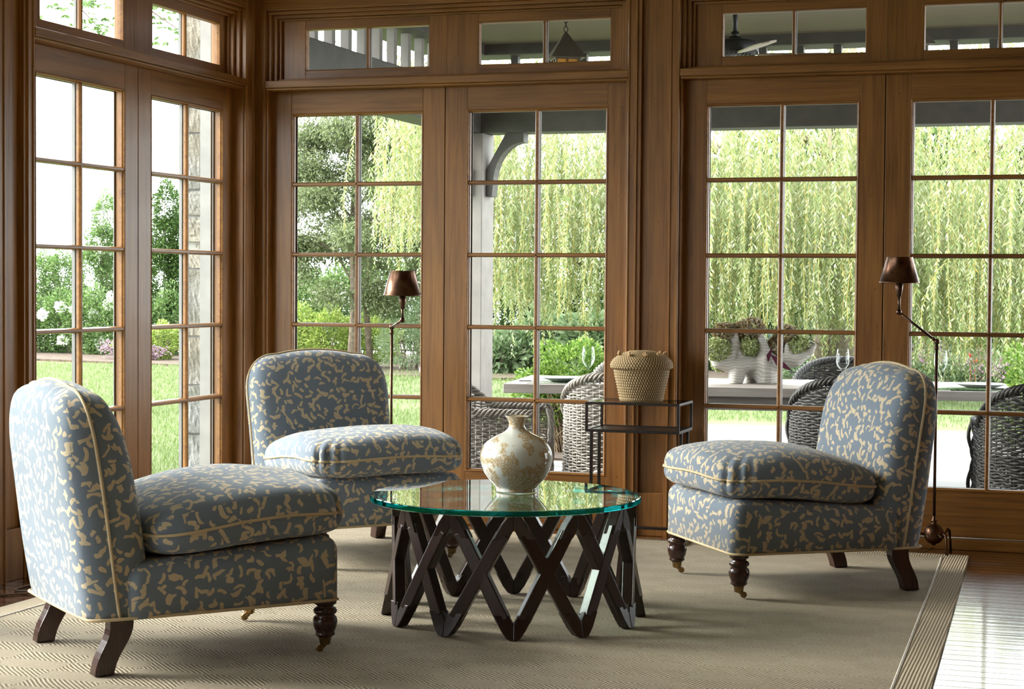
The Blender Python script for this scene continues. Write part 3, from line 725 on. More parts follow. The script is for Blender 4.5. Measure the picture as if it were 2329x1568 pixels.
def basket_mat():
    q = NT('coiled_sweetgrass'); sp = q.node('SeparateXYZ', {0: q.coord('UV')})
    a = q.math('SINE', q.math('MULTIPLY', sp.outputs[0], 6.2832)); b = q.math('SINE', q.math('MULTIPLY', sp.outputs[1], 6.2832))
    h = q.math('MULTIPLY', a, b); n = q.noise(q.coord(), 8, 2)
    col = q.ramp(q.math('MULTIPLY_ADD', h, .5, .5), [(.3, (.05, .026, .010)), (.5, (.24, .15, .06)), (.85, (.66, .50, .29))])
    q.p(Base_Color=q.mix(q.math('MULTIPLY', n, .12), col, (.62, .50, .30)), Roughness=.75); q.b.inputs['Specular IOR Level'].default_value = .2; return q.m
M['basket'] = basket_mat()
bk = empty('lidded_basket', (2.225, -.285, zt+RZ+.003), 0, 'tan coiled basket with a domed lid and knots, standing on the black metal stand', 'basket')
def coiled(name, prof, ncol, twist, parent, ncoil):
    # resample profile, bulge every coil
    L = [0]
    for p, q_ in zip(prof, prof[1:]): L.append(L[-1]+math.dist(p, q_))
    nr = ncoil*5; nc = ncol*4; vs = []; fs = []; uvs = []
    def at(d):
        for k in range(len(L)-1):
            if d <= L[k+1]+1e-9: t = (d-L[k])/(L[k+1]-L[k]); return lerp(prof[k][0], prof[k+1][0], t), lerp(prof[k][1], prof[k+1][1], t), (prof[k+1][1]-prof[k][1])/(L[k+1]-L[k]), -(prof[k+1][0]-prof[k][0])/(L[k+1]-L[k])
        return (*prof[-1], 1, 0)
    for i in range(nr+1):
        d = L[-1]*i/nr; r, z, nx, nz = at(d); c_ = abs(math.sin(PI*i/5))
        for j in range(nc):
            tw = i/5*twist; kn = .5+.5*math.sin(2*PI*(j/4+tw)+ (PI if int(i/5) % 2 else 0)); off = .0022*c_ + .0018*kn*c_
            a = 2*PI*j/nc; vs.append(((r+nx*off)*math.cos(a), (r+nx*off)*math.sin(a), z+nz*off))
            uvs.append((j/4+tw, i/10))
    for i in range(nr):
        for j in range(nc): fs.append((i*nc+j, i*nc+(j+1) % nc, (i+1)*nc+(j+1) % nc, (i+1)*nc+j))
    o = MB().add(vs, fs).build(name, M['basket'], parent, smooth=True)
    uv = o.data.uv_layers.new(name='uv')
    for p in o.data.polygons:
        for li in p.loop_indices:
            vi = o.data.loops[li].vertex_index; u = uvs[vi]; j = vi % nc
            uv.data[li].uv = (u[0] + (nc/4 if (j == 0 and any(o.data.loops[l].vertex_index % nc == nc-1 for l in p.loop_indices)) else 0), u[1])
    return o
coiled('body', [(.001, .004), (.10, .002), (.105, .004), (.104, .016), (.107, .030), (.116, .070), (.124, .105), (.130, .135), (.133, .158), (.130, .160)], 60, .12, bk, 20)
coiled('lid', [(.133, .156), (.146, .158), (.150, .168), (.146, .184), (.132, .202), (.112, .216), (.090, .226), (.070, .234), (.040, .238), (.001, .240)], 64, .1, bk, 17)
for k in range(9):
    a = 2*PI*k/9+.2; q = MB()
    for d_, z_ in ((0, 0), (.011, .004), (.005, .012), (-.008, .007)):
        q.lathe([(0, -.0062), (.0045, -.0045), (.0062, 0), (.0045, .0045), (0, .0062)], 10, T((.112+d_*.6)*math.cos(a+d_*5), (.112+d_*.6)*math.sin(a+d_*5), .222+z_))
    q.build('knot', M['basket'] if False else plain('tan_knot', (.50, .32, .15), .7) if k == 0 else bpy.data.materials['tan_knot'], bk, smooth=True)

# ------------------------------------------------------------------ floor lamps
def lamp(loc, pole_h, arm_vec, label, foot_rz=0, riser=.14):
    L_ = empty('floor_lamp', loc, 0, label, 'floor lamp', 'copper pharmacy floor lamps')
    q = MB(); prof = [(0, .042), (.010, .042), (.012, .048), (.030, .054), (.044, .070), (.050, .092), (.046, .114), (.032, .132), (.014, .142), (.012, .150), (.016, .154), (.016, .158), (.010, .164), (.009, .176), (.0065, .180)]
    q.lathe([(r*.92, z) for r, z in prof], 32); q.build('weight_ball', M['copper'], L_, smooth=True)
    for k in range(3):
        a = foot_rz + k*2*PI/3; d = Vector((math.cos(a), math.sin(a), 0)); q = MB()
        pts = [d*.044+Vector((0,0,.092)), d*.062+Vector((0,0,.094)), d*.078+Vector((0,0,.086)), d*.095+Vector((0,0,.092)), d*.112+Vector((0,0,.108)), d*.124+Vector((0,0,.100)), d*.132+Vector((0,0,.060)), d*.138+Vector((0,0,.0)) ]
        q.tube(pts, [.008, .006, .006, .006, .007, .0065, .0055, .006], 8); q.build('foot', M['copper'], L_, smooth=True)
    q = MB(); q.tube([(0,0,.176), (0,0,pole_h)], .0068, 12); q.build('pole', M['bronze'], L_, smooth=True)
    q = MB(); q.tube([(0,0,pole_h-.035), (0,0,pole_h-.02)], .010, 12); q.lathe([(0,-.014),(.010,-.010),(.0135,0),(.010,.010),(0,.014)], 14, T(0,0,pole_h))
    q.tube([(0, -.016, pole_h), (0, .016, pole_h)], .007, 10); q.build('joint', M['bronze'], L_, smooth=True)
    av = Vector(arm_vec); e = Vector((0,0,pole_h)) + av
    q = MB(); q.tube([(0,0,pole_h), tuple(e)], .0062, 10); q.tube([tuple(e*.05+Vector((0,0,pole_h))*.95), tuple(e*.12+Vector((0,0,pole_h))*.88)], .0085, 10); q.build('arm', M['bronze'], L_, smooth=True)
    q = MB(); q.lathe([(0,-.014),(.010,-.010),(.0135,0),(.010,.010),(0,.014)], 14, T(*e)); q.tube([(e.x,e.y-.015,e.z),(e.x,e.y+.015,e.z)], .006, 10)
    q.tube([(e.x,e.y,e.z),(e.x,e.y,e.z+riser-.055)], .0062, 10)
    q.lathe([(.007, riser-.065), (.011, riser-.062), (.012, riser-.050), (.016, riser-.036), (.018, riser-.010), (.014, riser-.004), (.013, riser+.02)], 18, T(*e)); q.build('riser', M['bronze'], L_, smooth=True)
    s0 = e.z + riser; q = MB()
    q.lathe([(.0915, s0+.000), (.0925, s0-.002), (.094, s0), (.093, s0+.004), (.0905, s0+.006), (.0605, s0+.117), (.0615, s0+.119), (.059, s0+.119), (.0585, s0+.117), (.0885, s0+.006), (.0895, s0+.001)], 48, T(e.x, e.y, 0), cap=False)
    q.build('lamp_shade', M['copper'], L_, smooth=True)
    q = MB(); q.tube([(e.x, e.y, s0-.01), (e.x, e.y, s0+.05)], .012, 10); q.lathe([(0, s0+.05), (.02, s0+.056), (.026, s0+.075), (.016, s0+.098), (0, s0+.104)], 16, T(e.x, e.y, 0))
    q.build('bulb', M['white_cer'], L_, smooth=True)
    return L_
lamp((3.60, -.165, 0), .990, (-.172, -.03, .135), 'copper-shaded floor lamp at the right behind the right-hand chair', R(-60), .137)
lamp((.985, -.42, RZ+.001), 1.010, (.135, -.20, .04), 'copper-shaded floor lamp behind the back corner chair', R(-100), .118)
q = MB(); q.tube([(3.60, -.17, .03), (3.56, -.20, .012), (3.50, -.21, .006), (3.42, -.12, .006), (3.3, -.05, .006)], .003, 6); o = q.build('lamp_cord', M['cord'], None, smooth=True); tag(o, 'thin brown cord trailing from the right floor lamp behind the chair', 'cord')
def rcord(pts, r, label):
    q = MB(); P3 = [Vector(p) for p in pts]; sm = []
    for i in range(len(P3)-1):
        p0, p1, p2, p3 = P3[max(i-1,0)], P3[i], P3[i+1], P3[min(i+2, len(P3)-1)]
        for t in np.linspace(0, 1, 9)[:-1]:
            sm.append(.5*((2*p1)+(p2-p0)*t+(2*p0-5*p1+4*p2-p3)*t*t+(3*p1-p0-3*p2+p3)*t**3))
    sm.append(P3[-1]); q.tube(sm, r, 8); o = q.build('power_cord', M['cord'], None, smooth=True); return tag(o, label, 'cord')
rcord([(.14, -1.9, .005), (.24, -2.25, .005), (.20, -2.42, .005), (.22, -2.52, .005), (.33, -2.50, .005), (.40, -2.40, .005)], .004, 'brown cord looping over the wooden floor between wall and rug')
rcord([(.10, -2.75, .005), (.22, -2.64, .005), (.32, -2.55, .005), (.40, -2.50, .005)], .004, 'second brown cord lying straight along the wooden floor at the rug edge')
o = MB().box(.28, .40, -2.50, -2.36, 0, .004).build('floor_outlet', M['ventm'], None, bevel=.001); tag(o, 'brass floor outlet plate behind the left chair leg', 'outlet')

# ================================================================== OUTDOORS
GZ = -.15
rng = np.random.default_rng(11)
def unit(a): return a/np.maximum(1e-9, np.linalg.norm(a, axis=1, keepdims=True))
def leaves(name, mat, cen, dr, L, w, parent=None, droop=0.0, fold=.0):
    """one quad (diamond) per leaf; cen = stalk end, dr = direction"""
    n = len(cen); dr = unit(dr); L = np.broadcast_to(L, n)[:, None]; w = np.broadcast_to(w, n)[:, None]
    rnd = unit(rng.normal(size=(n, 3))); sd = unit(np.cross(dr, rnd)); nm = np.cross(dr, sd)
    v = np.empty((n, 4, 3)); v[:, 0] = cen; v[:, 1] = cen + dr*L*.5 + sd*w*.5 + nm*w*fold; v[:, 2] = cen + dr*L + np.array([0, 0, -1])*L*droop; v[:, 3] = cen + dr*L*.5 - sd*w*.5 + nm*w*fold
    me = bpy.data.meshes.new(name); me.vertices.add(n*4); me.vertices.foreach_set('co', v.reshape(-1).astype(np.float32))
    me.loops.add(n*4); me.loops.foreach_set('vertex_index', np.arange(n*4, dtype=np.int32)); me.polygons.add(n)
    me.polygons.foreach_set('loop_start', np.arange(0, n*4, 4, dtype=np.int32)); me.polygons.foreach_set('loop_total', np.full(n, 4, dtype=np.int32))
    me.materials.append(mat); me.update(calc_edges=True)
    o = bpy.data.objects.new(name, me); COL.objects.link(o)
    if parent is not None: o.parent = parent
    return o
def blob_points(n, blobs, shell=.55):
    """points in a union of ellipsoids, denser near their surface; blobs = (x,y,z,rx,ry,rz)"""
    vol = np.array([b[3]*b[4]*b[5] for b in blobs])**.67; idx = rng.choice(len(blobs), n, p=vol/vol.sum()); B = np.array(blobs)[idx]
    d = unit(rng.normal(size=(n, 3))); r = shell + (1-shell)*rng.random((n, 1))**.6
    r *= 1 + .12*np.sin(d[:, :1]*7+idx[:, None]) + .10*np.cos(d[:, 2:3]*9+idx[:, None]*2)
    return B[:, :3] + d*r*B[:, 3:6], d
def shrub(name, label, cat, mat, n, blobs, L, w, group=None, stems=8, up=.3, droop=.1, stem_mat=None, base=None, jit=.35, root=None):
    xs = [b[0] for b in blobs]; cx = base[0] if base else float(np.mean(xs)); cyy = base[1] if base else float(np.mean([b[1] for b in blobs]))
    r_ = empty(name, (cx, cyy, GZ), 0, label, cat, group)
    p, d = blob_points(n, blobs); dr = d + np.array([0, 0, up]) + rng.normal(size=(n, 3))*jit
    leaves('foliage', mat, p - np.array([cx, cyy, GZ]), dr, L*(.7+.6*rng.random(n)), w*(.7+.6*rng.random(n)), r_, droop)
    if stems:
        q = MB()
        for i in range(stems):
            b = blobs[i % len(blobs)]; a = 2.4*i; e = Vector((b[0]-cx + b[3]*.45*math.cos(a), b[1]-cyy + b[4]*.45*math.sin(a), b[2]-GZ + b[5]*.3)); s0 = Vector((.06*math.cos(a)*max(1, b[3]*2), .06*math.sin(a), 0)); s0.x += (b[0]-cx)*.6; s0.y += (b[1]-cyy)*.6
            mid = (s0*.5+e*.5) + Vector((.08*math.sin(3*i), .08*math.cos(2*i), .1)); q.tube([s0, mid, e], [.02, .014, .005], 5)
        q.build('stems', stem_mat or M['bark'], r_)
    return r_

# ground, lawn, patio, planting beds
o = MB().box(-34, 14, .16, 24.5, GZ-.4, GZ-.02).box(-34, -.16, -10, .16, GZ-.4, GZ-.02).build('garden_ground', M['lawn']); S(o)
o = MB().box(-.42, 12, .17, 9.0, GZ-.3, GZ).build('patio', M['patio']); S(o); o.rotation_euler = (0, 0, R(3.0)); 
o = MB().box(-.60, -.30, .17, 5.2, GZ-.2, GZ+.001).build('patio_edging', M['patio']); S(o)
def bed(name, poly): q = MB(); q.prism(poly, GZ-.1, GZ+.02, 'xy'); o = q.build(name, M['mulch']); S(o); return o
bed('planting_bed', [(-34, 21.2), (-15, 19.2), (-10.4, 18.0), (-7.2, 16.6), (-4.2, 16.2), (0, 17.6), (4, 18.6), (12, 19), (12, 24), (-34, 24)])
bed('planting_bed', [(-.9, 4.9), (1.4, 4.9), (1.5, 6.4), (-1.0, 6.2)])
n = 150000
gx = rng.random(n); area = rng.random(n)
gy = np.where(area < .45, 1.6 + 8*rng.random(n)**1.3, 8 + 11*rng.random(n)); lo_x = -1.1 - .60*gy; hi_x = np.where(gy < 9.4, -.75 - 0*gy, 3.8 + 0*gy)
lx = lo_x - 1.0 + (hi_x-lo_x+1.0)*gx
lx = np.where(rng.random(n) < .35, -14 + 9*rng.random(n), lx)
keep = ~((lx > -.7) & (gy < 9.6)) & (gy < 17.8); lx, gy = lx[keep], gy[keep]; n = len(lx)
g_ = leaves('lawn_grass', M['grass_blade'], np.stack([lx, gy, np.full(n, GZ-.02)], 1), np.stack([rng.normal(size=n)*.35, rng.normal(size=n)*.35, np.ones(n)], 1), .055+.03*rng.random(n), .009)
tag(g_, 'short bright green lawn grass outside the glass doors', 'grass', kind='stuff')

# stone pier, exterior trim at the house corner
pr = empty('stone_pier', (-.285, .02, GZ), 0, 'rough split-granite pier just outside the corner of the left doors', 'pier')
z = 0; k = 0
random.seed(3)
while z < 3.1:
    h = random.choice((.14, .22, .30, .26, .36)); jx = random.uniform(-.012, .012)
    bm = bmesh.new(); bmesh.ops.create_cube(bm, size=1); bmesh.ops.subdivide_edges(bm, edges=bm.edges, cuts=9, use_grid_fill=True)
    for v in bm.verts:
        c = v.co; v.co = Vector((c.x*.115+jx*.5, c.y*.26, c.z*(h-.012))); e = .006*math.sin(c.x*21+k)+.006*math.sin(c.z*27+k*2)+.005*math.sin(c.y*33+k*3)+random.uniform(-.0035, .0035)
        nrm = Vector((c.x, c.y, 0)); v.co += (nrm.normalized() if nrm.length > 0 else nrm)*e
    q = MB(); q.v = [tuple(v.co + Vector((0, 0, z+h/2))) for v in bm.verts]; q.f = [tuple(v.index for v in f.verts) for f in bm.faces]; q.mi = [0]*len(q.f); bm.free()
    q.build('stone_block', M['stone'], pr); z += h; k += 1
MB().box(-.048, .048, -.115, .115, 0, 3.1).build('mortar', M['mortar'], pr)
S(MB().box(-.224, -.162, -.135, .16, GZ, 3.05).box(-.152, -.108, -.125, .16, GZ, 3.05).build('trim_outer_corner', M['paint_out']))
S(MB().box(-.162, -.152, -.115, .16, GZ, 3.05).build('trim_outer_groove', M['paint_beam']))

# porch: post with brackets, beams, balusters, plate, boarded ceiling
post = empty('porch_post', (-.28, 4.36, GZ), 0, 'pale grey square porch post with curved brackets on the patio', 'post')
MB().box(-.14, .14, -.14, .14, 0, 2.54).build('shaft', M['paint_post'], post, bevel=.008)
MB().box(-.17, .17, -.17, .17, 0, .22).build('plinth', M['paint_post'], post, bevel=.006)
def bracket(q, sx):
    # curved knee brace in the post's plane: straight outer edge, arched inner edge
    top, bot, out_ = 2.54, 2.06, .44
    pts = [(.14, bot), (.19, bot), (.20, bot+.10)]
    for i in range(1, 9):
        a = PI/2*i/9; pts.append((.20 + (out_-.20)*(1-math.cos(a)), bot+.10 + (top-.07-bot-.10)*math.sin(a)))
    pts += [(out_, top-.07), (out_, top), (.30, top), (.14, bot+.20)]
    q.prism([(sx*x, z_) for x, z_ in pts], -.06, .06, 'xz')
q = MB(); bracket(q, 1); q.build('bracket', M['paint_beam'], post)
q = MB(); bracket(q, -1); o = q.build('bracket', M['paint_beam'], post); o.rotation_euler = (0, 0, PI/2)
porch = empty('porch_roof', (0, 0, 0), 0, 'covered porch roof with dark beams, square balusters and a beadboard ceiling', 'porch roof')
def pbox(name, mat, *b, bevel=.006): return MB().box(*b).build(name, mat, porch, bevel=bevel)
pbox('beam', M['paint_beam'], -.42, 9.6, 4.24, 4.48, 2.39, 2.70)
pbox('beam', M['paint_beam'], -.40, -.16, .17, 4.24, 2.39, 2.70)
pbox('plate', M['paint_beam'], -.42, 9.6, 4.20, 4.50, 2.97, 3.09)
pbox('plate', M['paint_beam'], -.40, -.12, .17, 4.20, 2.97, 3.09)
pbox('beadboard', M['beadboard'], -.12, 9.6, .17, 4.20, 3.05, 3.09, bevel=0)
pbox('roof_deck', M['paint_beam'], -.9, 9.9, .16, 4.95, 3.09, 3.20)
for i in range(36): pbox('baluster', M['paint_beam'], .055+.27*i, .110+.27*i, 4.30, 4.36, 2.70, 2.97, bevel=0)
for i in range(15): pbox('baluster', M['paint_post'], -.30, -.245, -.0+.33+.26*i, .385+.26*i, 2.70, 2.97, bevel=0)

def lantern(loc, label):
    L_ = empty('porch_lantern', loc, R(28), label, 'lantern', 'hanging porch lanterns')
    MB().prism([(-.085, -.085), (.085, -.085), (.085, .085), (-.085, .085)], -.01, 0, 'xy').build('rim', M['lantern'], L_)
    q = MB(); b = .115; q.add([(-b, -b, 0), (b, -b, 0), (b, b, 0), (-b, b, 0), (-.008, -.008, .17), (.008, -.008, .17), (.008, .008, .17), (-.008, .008, .17)],
        [(0, 1, 5, 4), (1, 2, 6, 5), (2, 3, 7, 6), (3, 0, 4, 7), (4, 5, 6, 7), (3, 2, 1, 0)]); q.build('roof', M['lantern'], L_)
    q = MB(); 
    for x in (-.075, .075):
        for y in (-.075, .075): q.box(x-.006, x+.006, y-.006, y+.006, -.20, 0)
    for t in (-.075, .075): q.box(-.003, .003, t-.004, t+.004, -.19, 0).box(t-.004, t+.004, -.003, .003, -.19, 0)
    q.box(-.082, .082, -.082, .082, -.21, -.198); q.build('cage', M['lantern'], L_)
    MB().box(-.070, .070, -.070, .070, -.196, -.008).build('amber_glass', M['amber'], L_)
    q = MB(); zz = .172; i = 0
    while zz < (3.05-loc[2])-.01:
        rr = .016 if i % 3 else .019; a = R(90)*(i % 2)
        q.tube([(rr*.7*math.sin(t)*math.cos(a), rr*.7*math.sin(t)*math.sin(a), zz+rr+rr*math.cos(t)) for t in np.linspace(0, 2*PI, 13)[:-1]], .003, 5, closed=True); zz += rr*1.7; i += 1
    q.build('chain', M['iron'], L_)
lantern((.985, 2.6, 2.715), 'pyramid-roofed lantern on a chain over the middle door transom')
lantern((3.20, 2.5, 2.715), 'pyramid-roofed lantern on a chain, the right one of the two')
fan = empty('ceiling_fan', (2.10, 2.6, 2.72), 0, 'dark porch ceiling fan on a short rod with pale blades', 'fan')
MB().lathe([(0, -.03), (.05, -.035), (.10, -.03), (.145, -.012), (.150, .0), (.150, .05), (.140, .065), (.09, .078), (.045, .085), (.035, .10), (0, .10)], 40).build('motor_housing', M['fan'], fan, smooth=True)
q = MB(); q.tube([(0, 0, .09), (0, 0, .325)], .016, 14); q.lathe([(.03, .09), (.024, .13)], 16); q.lathe([(.05, .30), (.06, .328), (0, .329)], 20); q.build('rod', M['fan'], fan, smooth=True)
q = MB()
for i in range(28):
    a = 2*PI*i/28; q.bar((.05*math.cos(a), .05*math.sin(a), -.038), (.13*math.cos(a), .13*math.sin(a), -.026), .006, .006)
q.build('vent_ribs', M['lantern'], fan)
for i in range(5):
    a = R(12) + 2*PI*i/5; q = MB(); poly = [(.14, -.03), (.25, -.065), (.55, -.075), (.62, -.05), (.64, 0), (.62, .05), (.55, .075), (.25, .065), (.14, .03)]
    q.prism(poly, -.004, .004, 'xy', Matrix.Rotation(a, 4, 'Z') @ T(0, 0, -.015, rx=R(12))); q.build('blade', M['blade'], fan)

# outdoor dining table and what stands on it
TA = math.atan2(.464, 3.196); tc = (math.cos(TA), math.sin(TA))
def tp(u, v, z=.60): return (.671 + u*tc[0] - v*tc[1], 2.299 + u*tc[1] + v*tc[0], z)
ot = empty('outdoor_table', (.671, 2.299, GZ), TA, 'long grey wooden dining table on the patio outside the doors', 'table')
MB().box(0, 3.23, 0, 1.12, .69, .75).build('tabletop', M['ext_table'], ot, bevel=.004)
MB().box(.80, 2.45, .10, .14, .60, .69).build('apron', M['ext_table'], ot); MB().box(.80, 2.45, .98, 1.02, .60, .69).build('apron', M['ext_table'], ot)
MB().box(.76, .80, .10, 1.02, .60, .69).build('apron', M['ext_table'], ot); MB().box(2.45, 2.49, .10, 1.02, .60, .69).build('apron', M['ext_table'], ot)
for u in (.92, 2.12):
    for v in (.12, .88): MB().box(u, u+.13, v, v+.13, 0, .69).build('leg', M['ext_table'], ot, bevel=.004)
def wine_glass(x, y, label, wine=False):
    g = MB(); pr_ = [(.034, 0), (.034, .002), (.010, .006), (.0045, .014), (.0038, .075), (.006, .088), (.020, .100), (.034, .120), (.040, .145), (.038, .175), (.033, .215), (.0318, .215), (.0365, .175), (.0385, .145), (.0325, .122), (.018, .103), (.002, .096)]
    o = g.lathe([(r*1.12, z*1.10) for r, z in pr_], 36, cap=False).build('wine_glass', M['wine'], None, smooth=True); o.location = (x, y, .601)
    return tag(o, label, 'wine glass', 'wine glasses on the outdoor table')
x, y, _ = tp(.52, .26); wine_glass(x+.0, y, 'empty wine glass in front of the round boxwood, left end of outdoor table')
x, y, _ = tp(2.16, .42); wine_glass(x, y, 'empty wine glass right of the driftwood planter')
x, y, _ = tp(2.78, .44); wine_glass(x, y, 'empty wine glass beside the right lamp pole, near the white-rimmed plate')
def plate(u, v, label, mat, k=1.0):
    x, y, z_ = tp(u, v); o = MB().lathe([(0, .006), (.07*k, .004), (.075*k, .0), (.085*k, .004), (.12*k, .016), (.150*k, .028), (.150*k, .031), (.118*k, .021), (.08*k, .010), (0, .009)], 48, cap=False).build('plate', mat, None, smooth=True)
    o.location = (x, y, z_+.005); return tag(o, label, 'plate', 'plates on the outdoor table')
def mat_cloth(u, v, w, d, label, m_, th=.003):
    x, y, z_ = tp(u, v); q = MB(); q.box(-w/2, w/2, -d/2, d/2, 0, th); o = q.build('placemat', m_, None, bevel=.001); o.location = (x, y, z_+.0008); o.rotation_euler = (0, 0, TA); return tag(o, label, 'placemat', 'placemats on the outdoor table')
mat_cloth(.36, .24, .44, .32, 'pale green placemat under the sage bowl plate at the left table end', M['placemat'])
plate(.36, .24, 'sage green shallow bowl plate at the left end of the outdoor table', M['plate'], .95)
mat_cloth(3.02, .26, .40, .34, 'green placemat under the plate at the right table end', M['placemat'])
plate(3.02, .30, 'white-rimmed plate at the right end of the outdoor table', M['white_cer'], 1.05)
mat_cloth(1.08, .62, .30, .30, 'pale placemat beside the foot of the driftwood planter', M['placemat'], .006)
q = MB()
for i in range(9):
    q.tube([(-.17+.001*i, -.016+.004*i, .006+.004*math.sin(PI*i/8)), (0, -.018+.004*i, .008+.006*math.sin(PI*i/8)), (.17, -.015+.004*i, .006+.004*math.sin(PI*i/8))], .004, 6)
x, y, _ = tp(2.90, .075); o = q.build('napkin', M['napkin'], None, smooth=True); o.location = (x, y, .601); o.rotation_euler = (0, 0, TA); tag(o, 'folded dark green striped napkin in front of the right plate', 'napkin')
for (u, v, l, lab) in ((.16, .22, .20, 'dark-handled knife beside the sage bowl plate'), (3.16, .20, .20, 'dark-handled knife beside the right-hand plate')):
    x, y, _ = tp(u, v); q = MB().box(-.09, -.01, -.007, .007, 0, .006).box(-.01, .10, -.006, .006, .001, .003); o = q.build('table_knife', M['iron'], None, bevel=.001); o.location = (x, y, .606); o.rotation_euler = (0, 0, TA+R(10)); tag(o, lab, 'knife', 'knives on the outdoor table')

# driftwood planter: tapered limbs merged into one skin
def capsule(q, a, b, ra, rb, n=10):
    a, b = Vector(a), Vector(b); d = b-a; P_ = []; r_ = []
    for i in range(5): t = i/4; ang = PI/2*(1-t); P_.append(a - d.normalized()*ra*math.sin(ang)); r_.append(max(.002, ra*math.cos(ang)))
    for i in range(5): t = i/4; ang = PI/2*t; P_.append(b + d.normalized()*rb*math.sin(ang)); r_.append(max(.002, rb*math.cos(ang)))
    q.tube(P_, r_, n)
x, y, _ = tp(1.62, .50); pl_ = empty('driftwood_planter', (x, y, .601), TA, 'pale grey driftwood root planter filled with hydrangeas on the outdoor table', 'planter')
q = MB()
for a, b, ra, rb in [((-.15, -.03, .0), (-.13, 0, .12), .050, .065), ((-.13, 0, .12), (-.06, 0, .13), .065, .06), ((-.06, 0, .13), (.05, .01, .13), .055, .06), ((.05, 0, .0), (.05, .0, .14), .070, .075), ((-.05, .02, .10), (.02, 0, .02), .03, .04),
    ((-.17, 0, .12), (-.26, -.01, .14), .060, .055), ((-.26, -.01, .14), (-.31, 0, .20), .055, .03), ((-.20, 0, .16), (-.16, 0, .29), .055, .030), ((-.16, 0, .29), (-.155, 0, .34), .030, .018), ((-.12, 0, .14), (-.14, 0, .26), .05, .028),
    ((.05, 0, .14), (.02, 0, .26), .06, .035), ((.02, 0, .26), (.00, 0, .34), .035, .022), ((.08, 0, .10), (.16, 0, .15), .05, .045), ((.16, 0, .15), (.24, .01, .16), .045, .05), ((.24, 0, .16), (.33, .01, .22), .05, .030), ((.33, 0, .22), (.36, 0, .26), .03, .016),
    ((.20, 0, .16), (.19, 0, .25), .045, .028), ((.19, 0, .25), (.20, 0, .28), .028, .016), ((.10, .03, .02), (.10, .03, .12), .05, .05), ((-.05, .08, .0), (-.05, .06, .12), .045, .05)]:
    capsule(q, a, b, ra, rb)
q.v = [(vx, vy*1.15, max(vz, .0)) for vx, vy, vz in q.v]
o = q.build('driftwood', M['drift'], pl_, smooth=True); rm = o.modifiers.new('r', 'REMESH'); rm.mode = 'VOXEL'; rm.voxel_size = .008; rm.use_smooth_shade = True
sm = o.modifiers.new('s', 'SMOOTH'); sm.factor = .7; sm.iterations = 6
def head(c, r, mat, n=900, s=.022):
    q0 = np.array(c); d = unit(rng.normal(size=(n, 3))); d2 = d*np.array([1, 1, .85]); p = q0 + d2*r*(.82+.18*rng.random((n, 1)))
    leaves('hydrangea_head', mat, p, d + rng.normal(size=(n, 3))*.8, s, s*.9, pl_, 0, .1)
head((-.27, -.03, .22), .085, M['hyd_green'], 1000); head((-.25, .0, .13), .055, M['hyd_green'], 500); head((-.23, .03, .33), .075, M['hyd_rust'], 800); head((-.12, .06, .34), .07, M['hyd_rust'], 700); head((-.06, .03, .24), .085, M['hyd_green'], 1000); head((-.05, .03, .36), .08, M['hyd_rust'], 800)
head((.17, .05, .32), .075, M['hyd_rust'], 700); head((.25, .02, .25), .07, M['hyd_green'], 700); head((.11, .06, .24), .07, M['hyd_rust'], 600)
def bigleaf(pts, mat): q = MB(); q.add(pts, [(0, 1, 2), (0, 2, 3)]); so = q.build('burgundy_leaf', mat, pl_); so.modifiers.new('t', 'SOLIDIFY').thickness = .002
bigleaf([(.07, -.09, .20), (.14, -.10, .17), (.22, -.11, .09), (.12, -.10, .12)], M['leaf_red']); bigleaf([(.06, -.09, .14), (.08, -.095, .19), (.09, -.10, .25), (.05, -.10, .19)], M['leaf_red']); bigleaf([(-.34, -.08, .16), (-.33, -.09, .12), (-.335, -.10, .06), (-.35, -.09, .11)], M['leaf_red'])
q = MB()
for a, b in (((.27, 0, .24), (.36, .0, .34)), ((.30, 0, .27), (.40, 0, .27)), ((.33, 0, .30), (.42, 0, .24))): q.tube([a, b], [.004, .002], 5)
q.build('twigs', M['bark'], pl_)

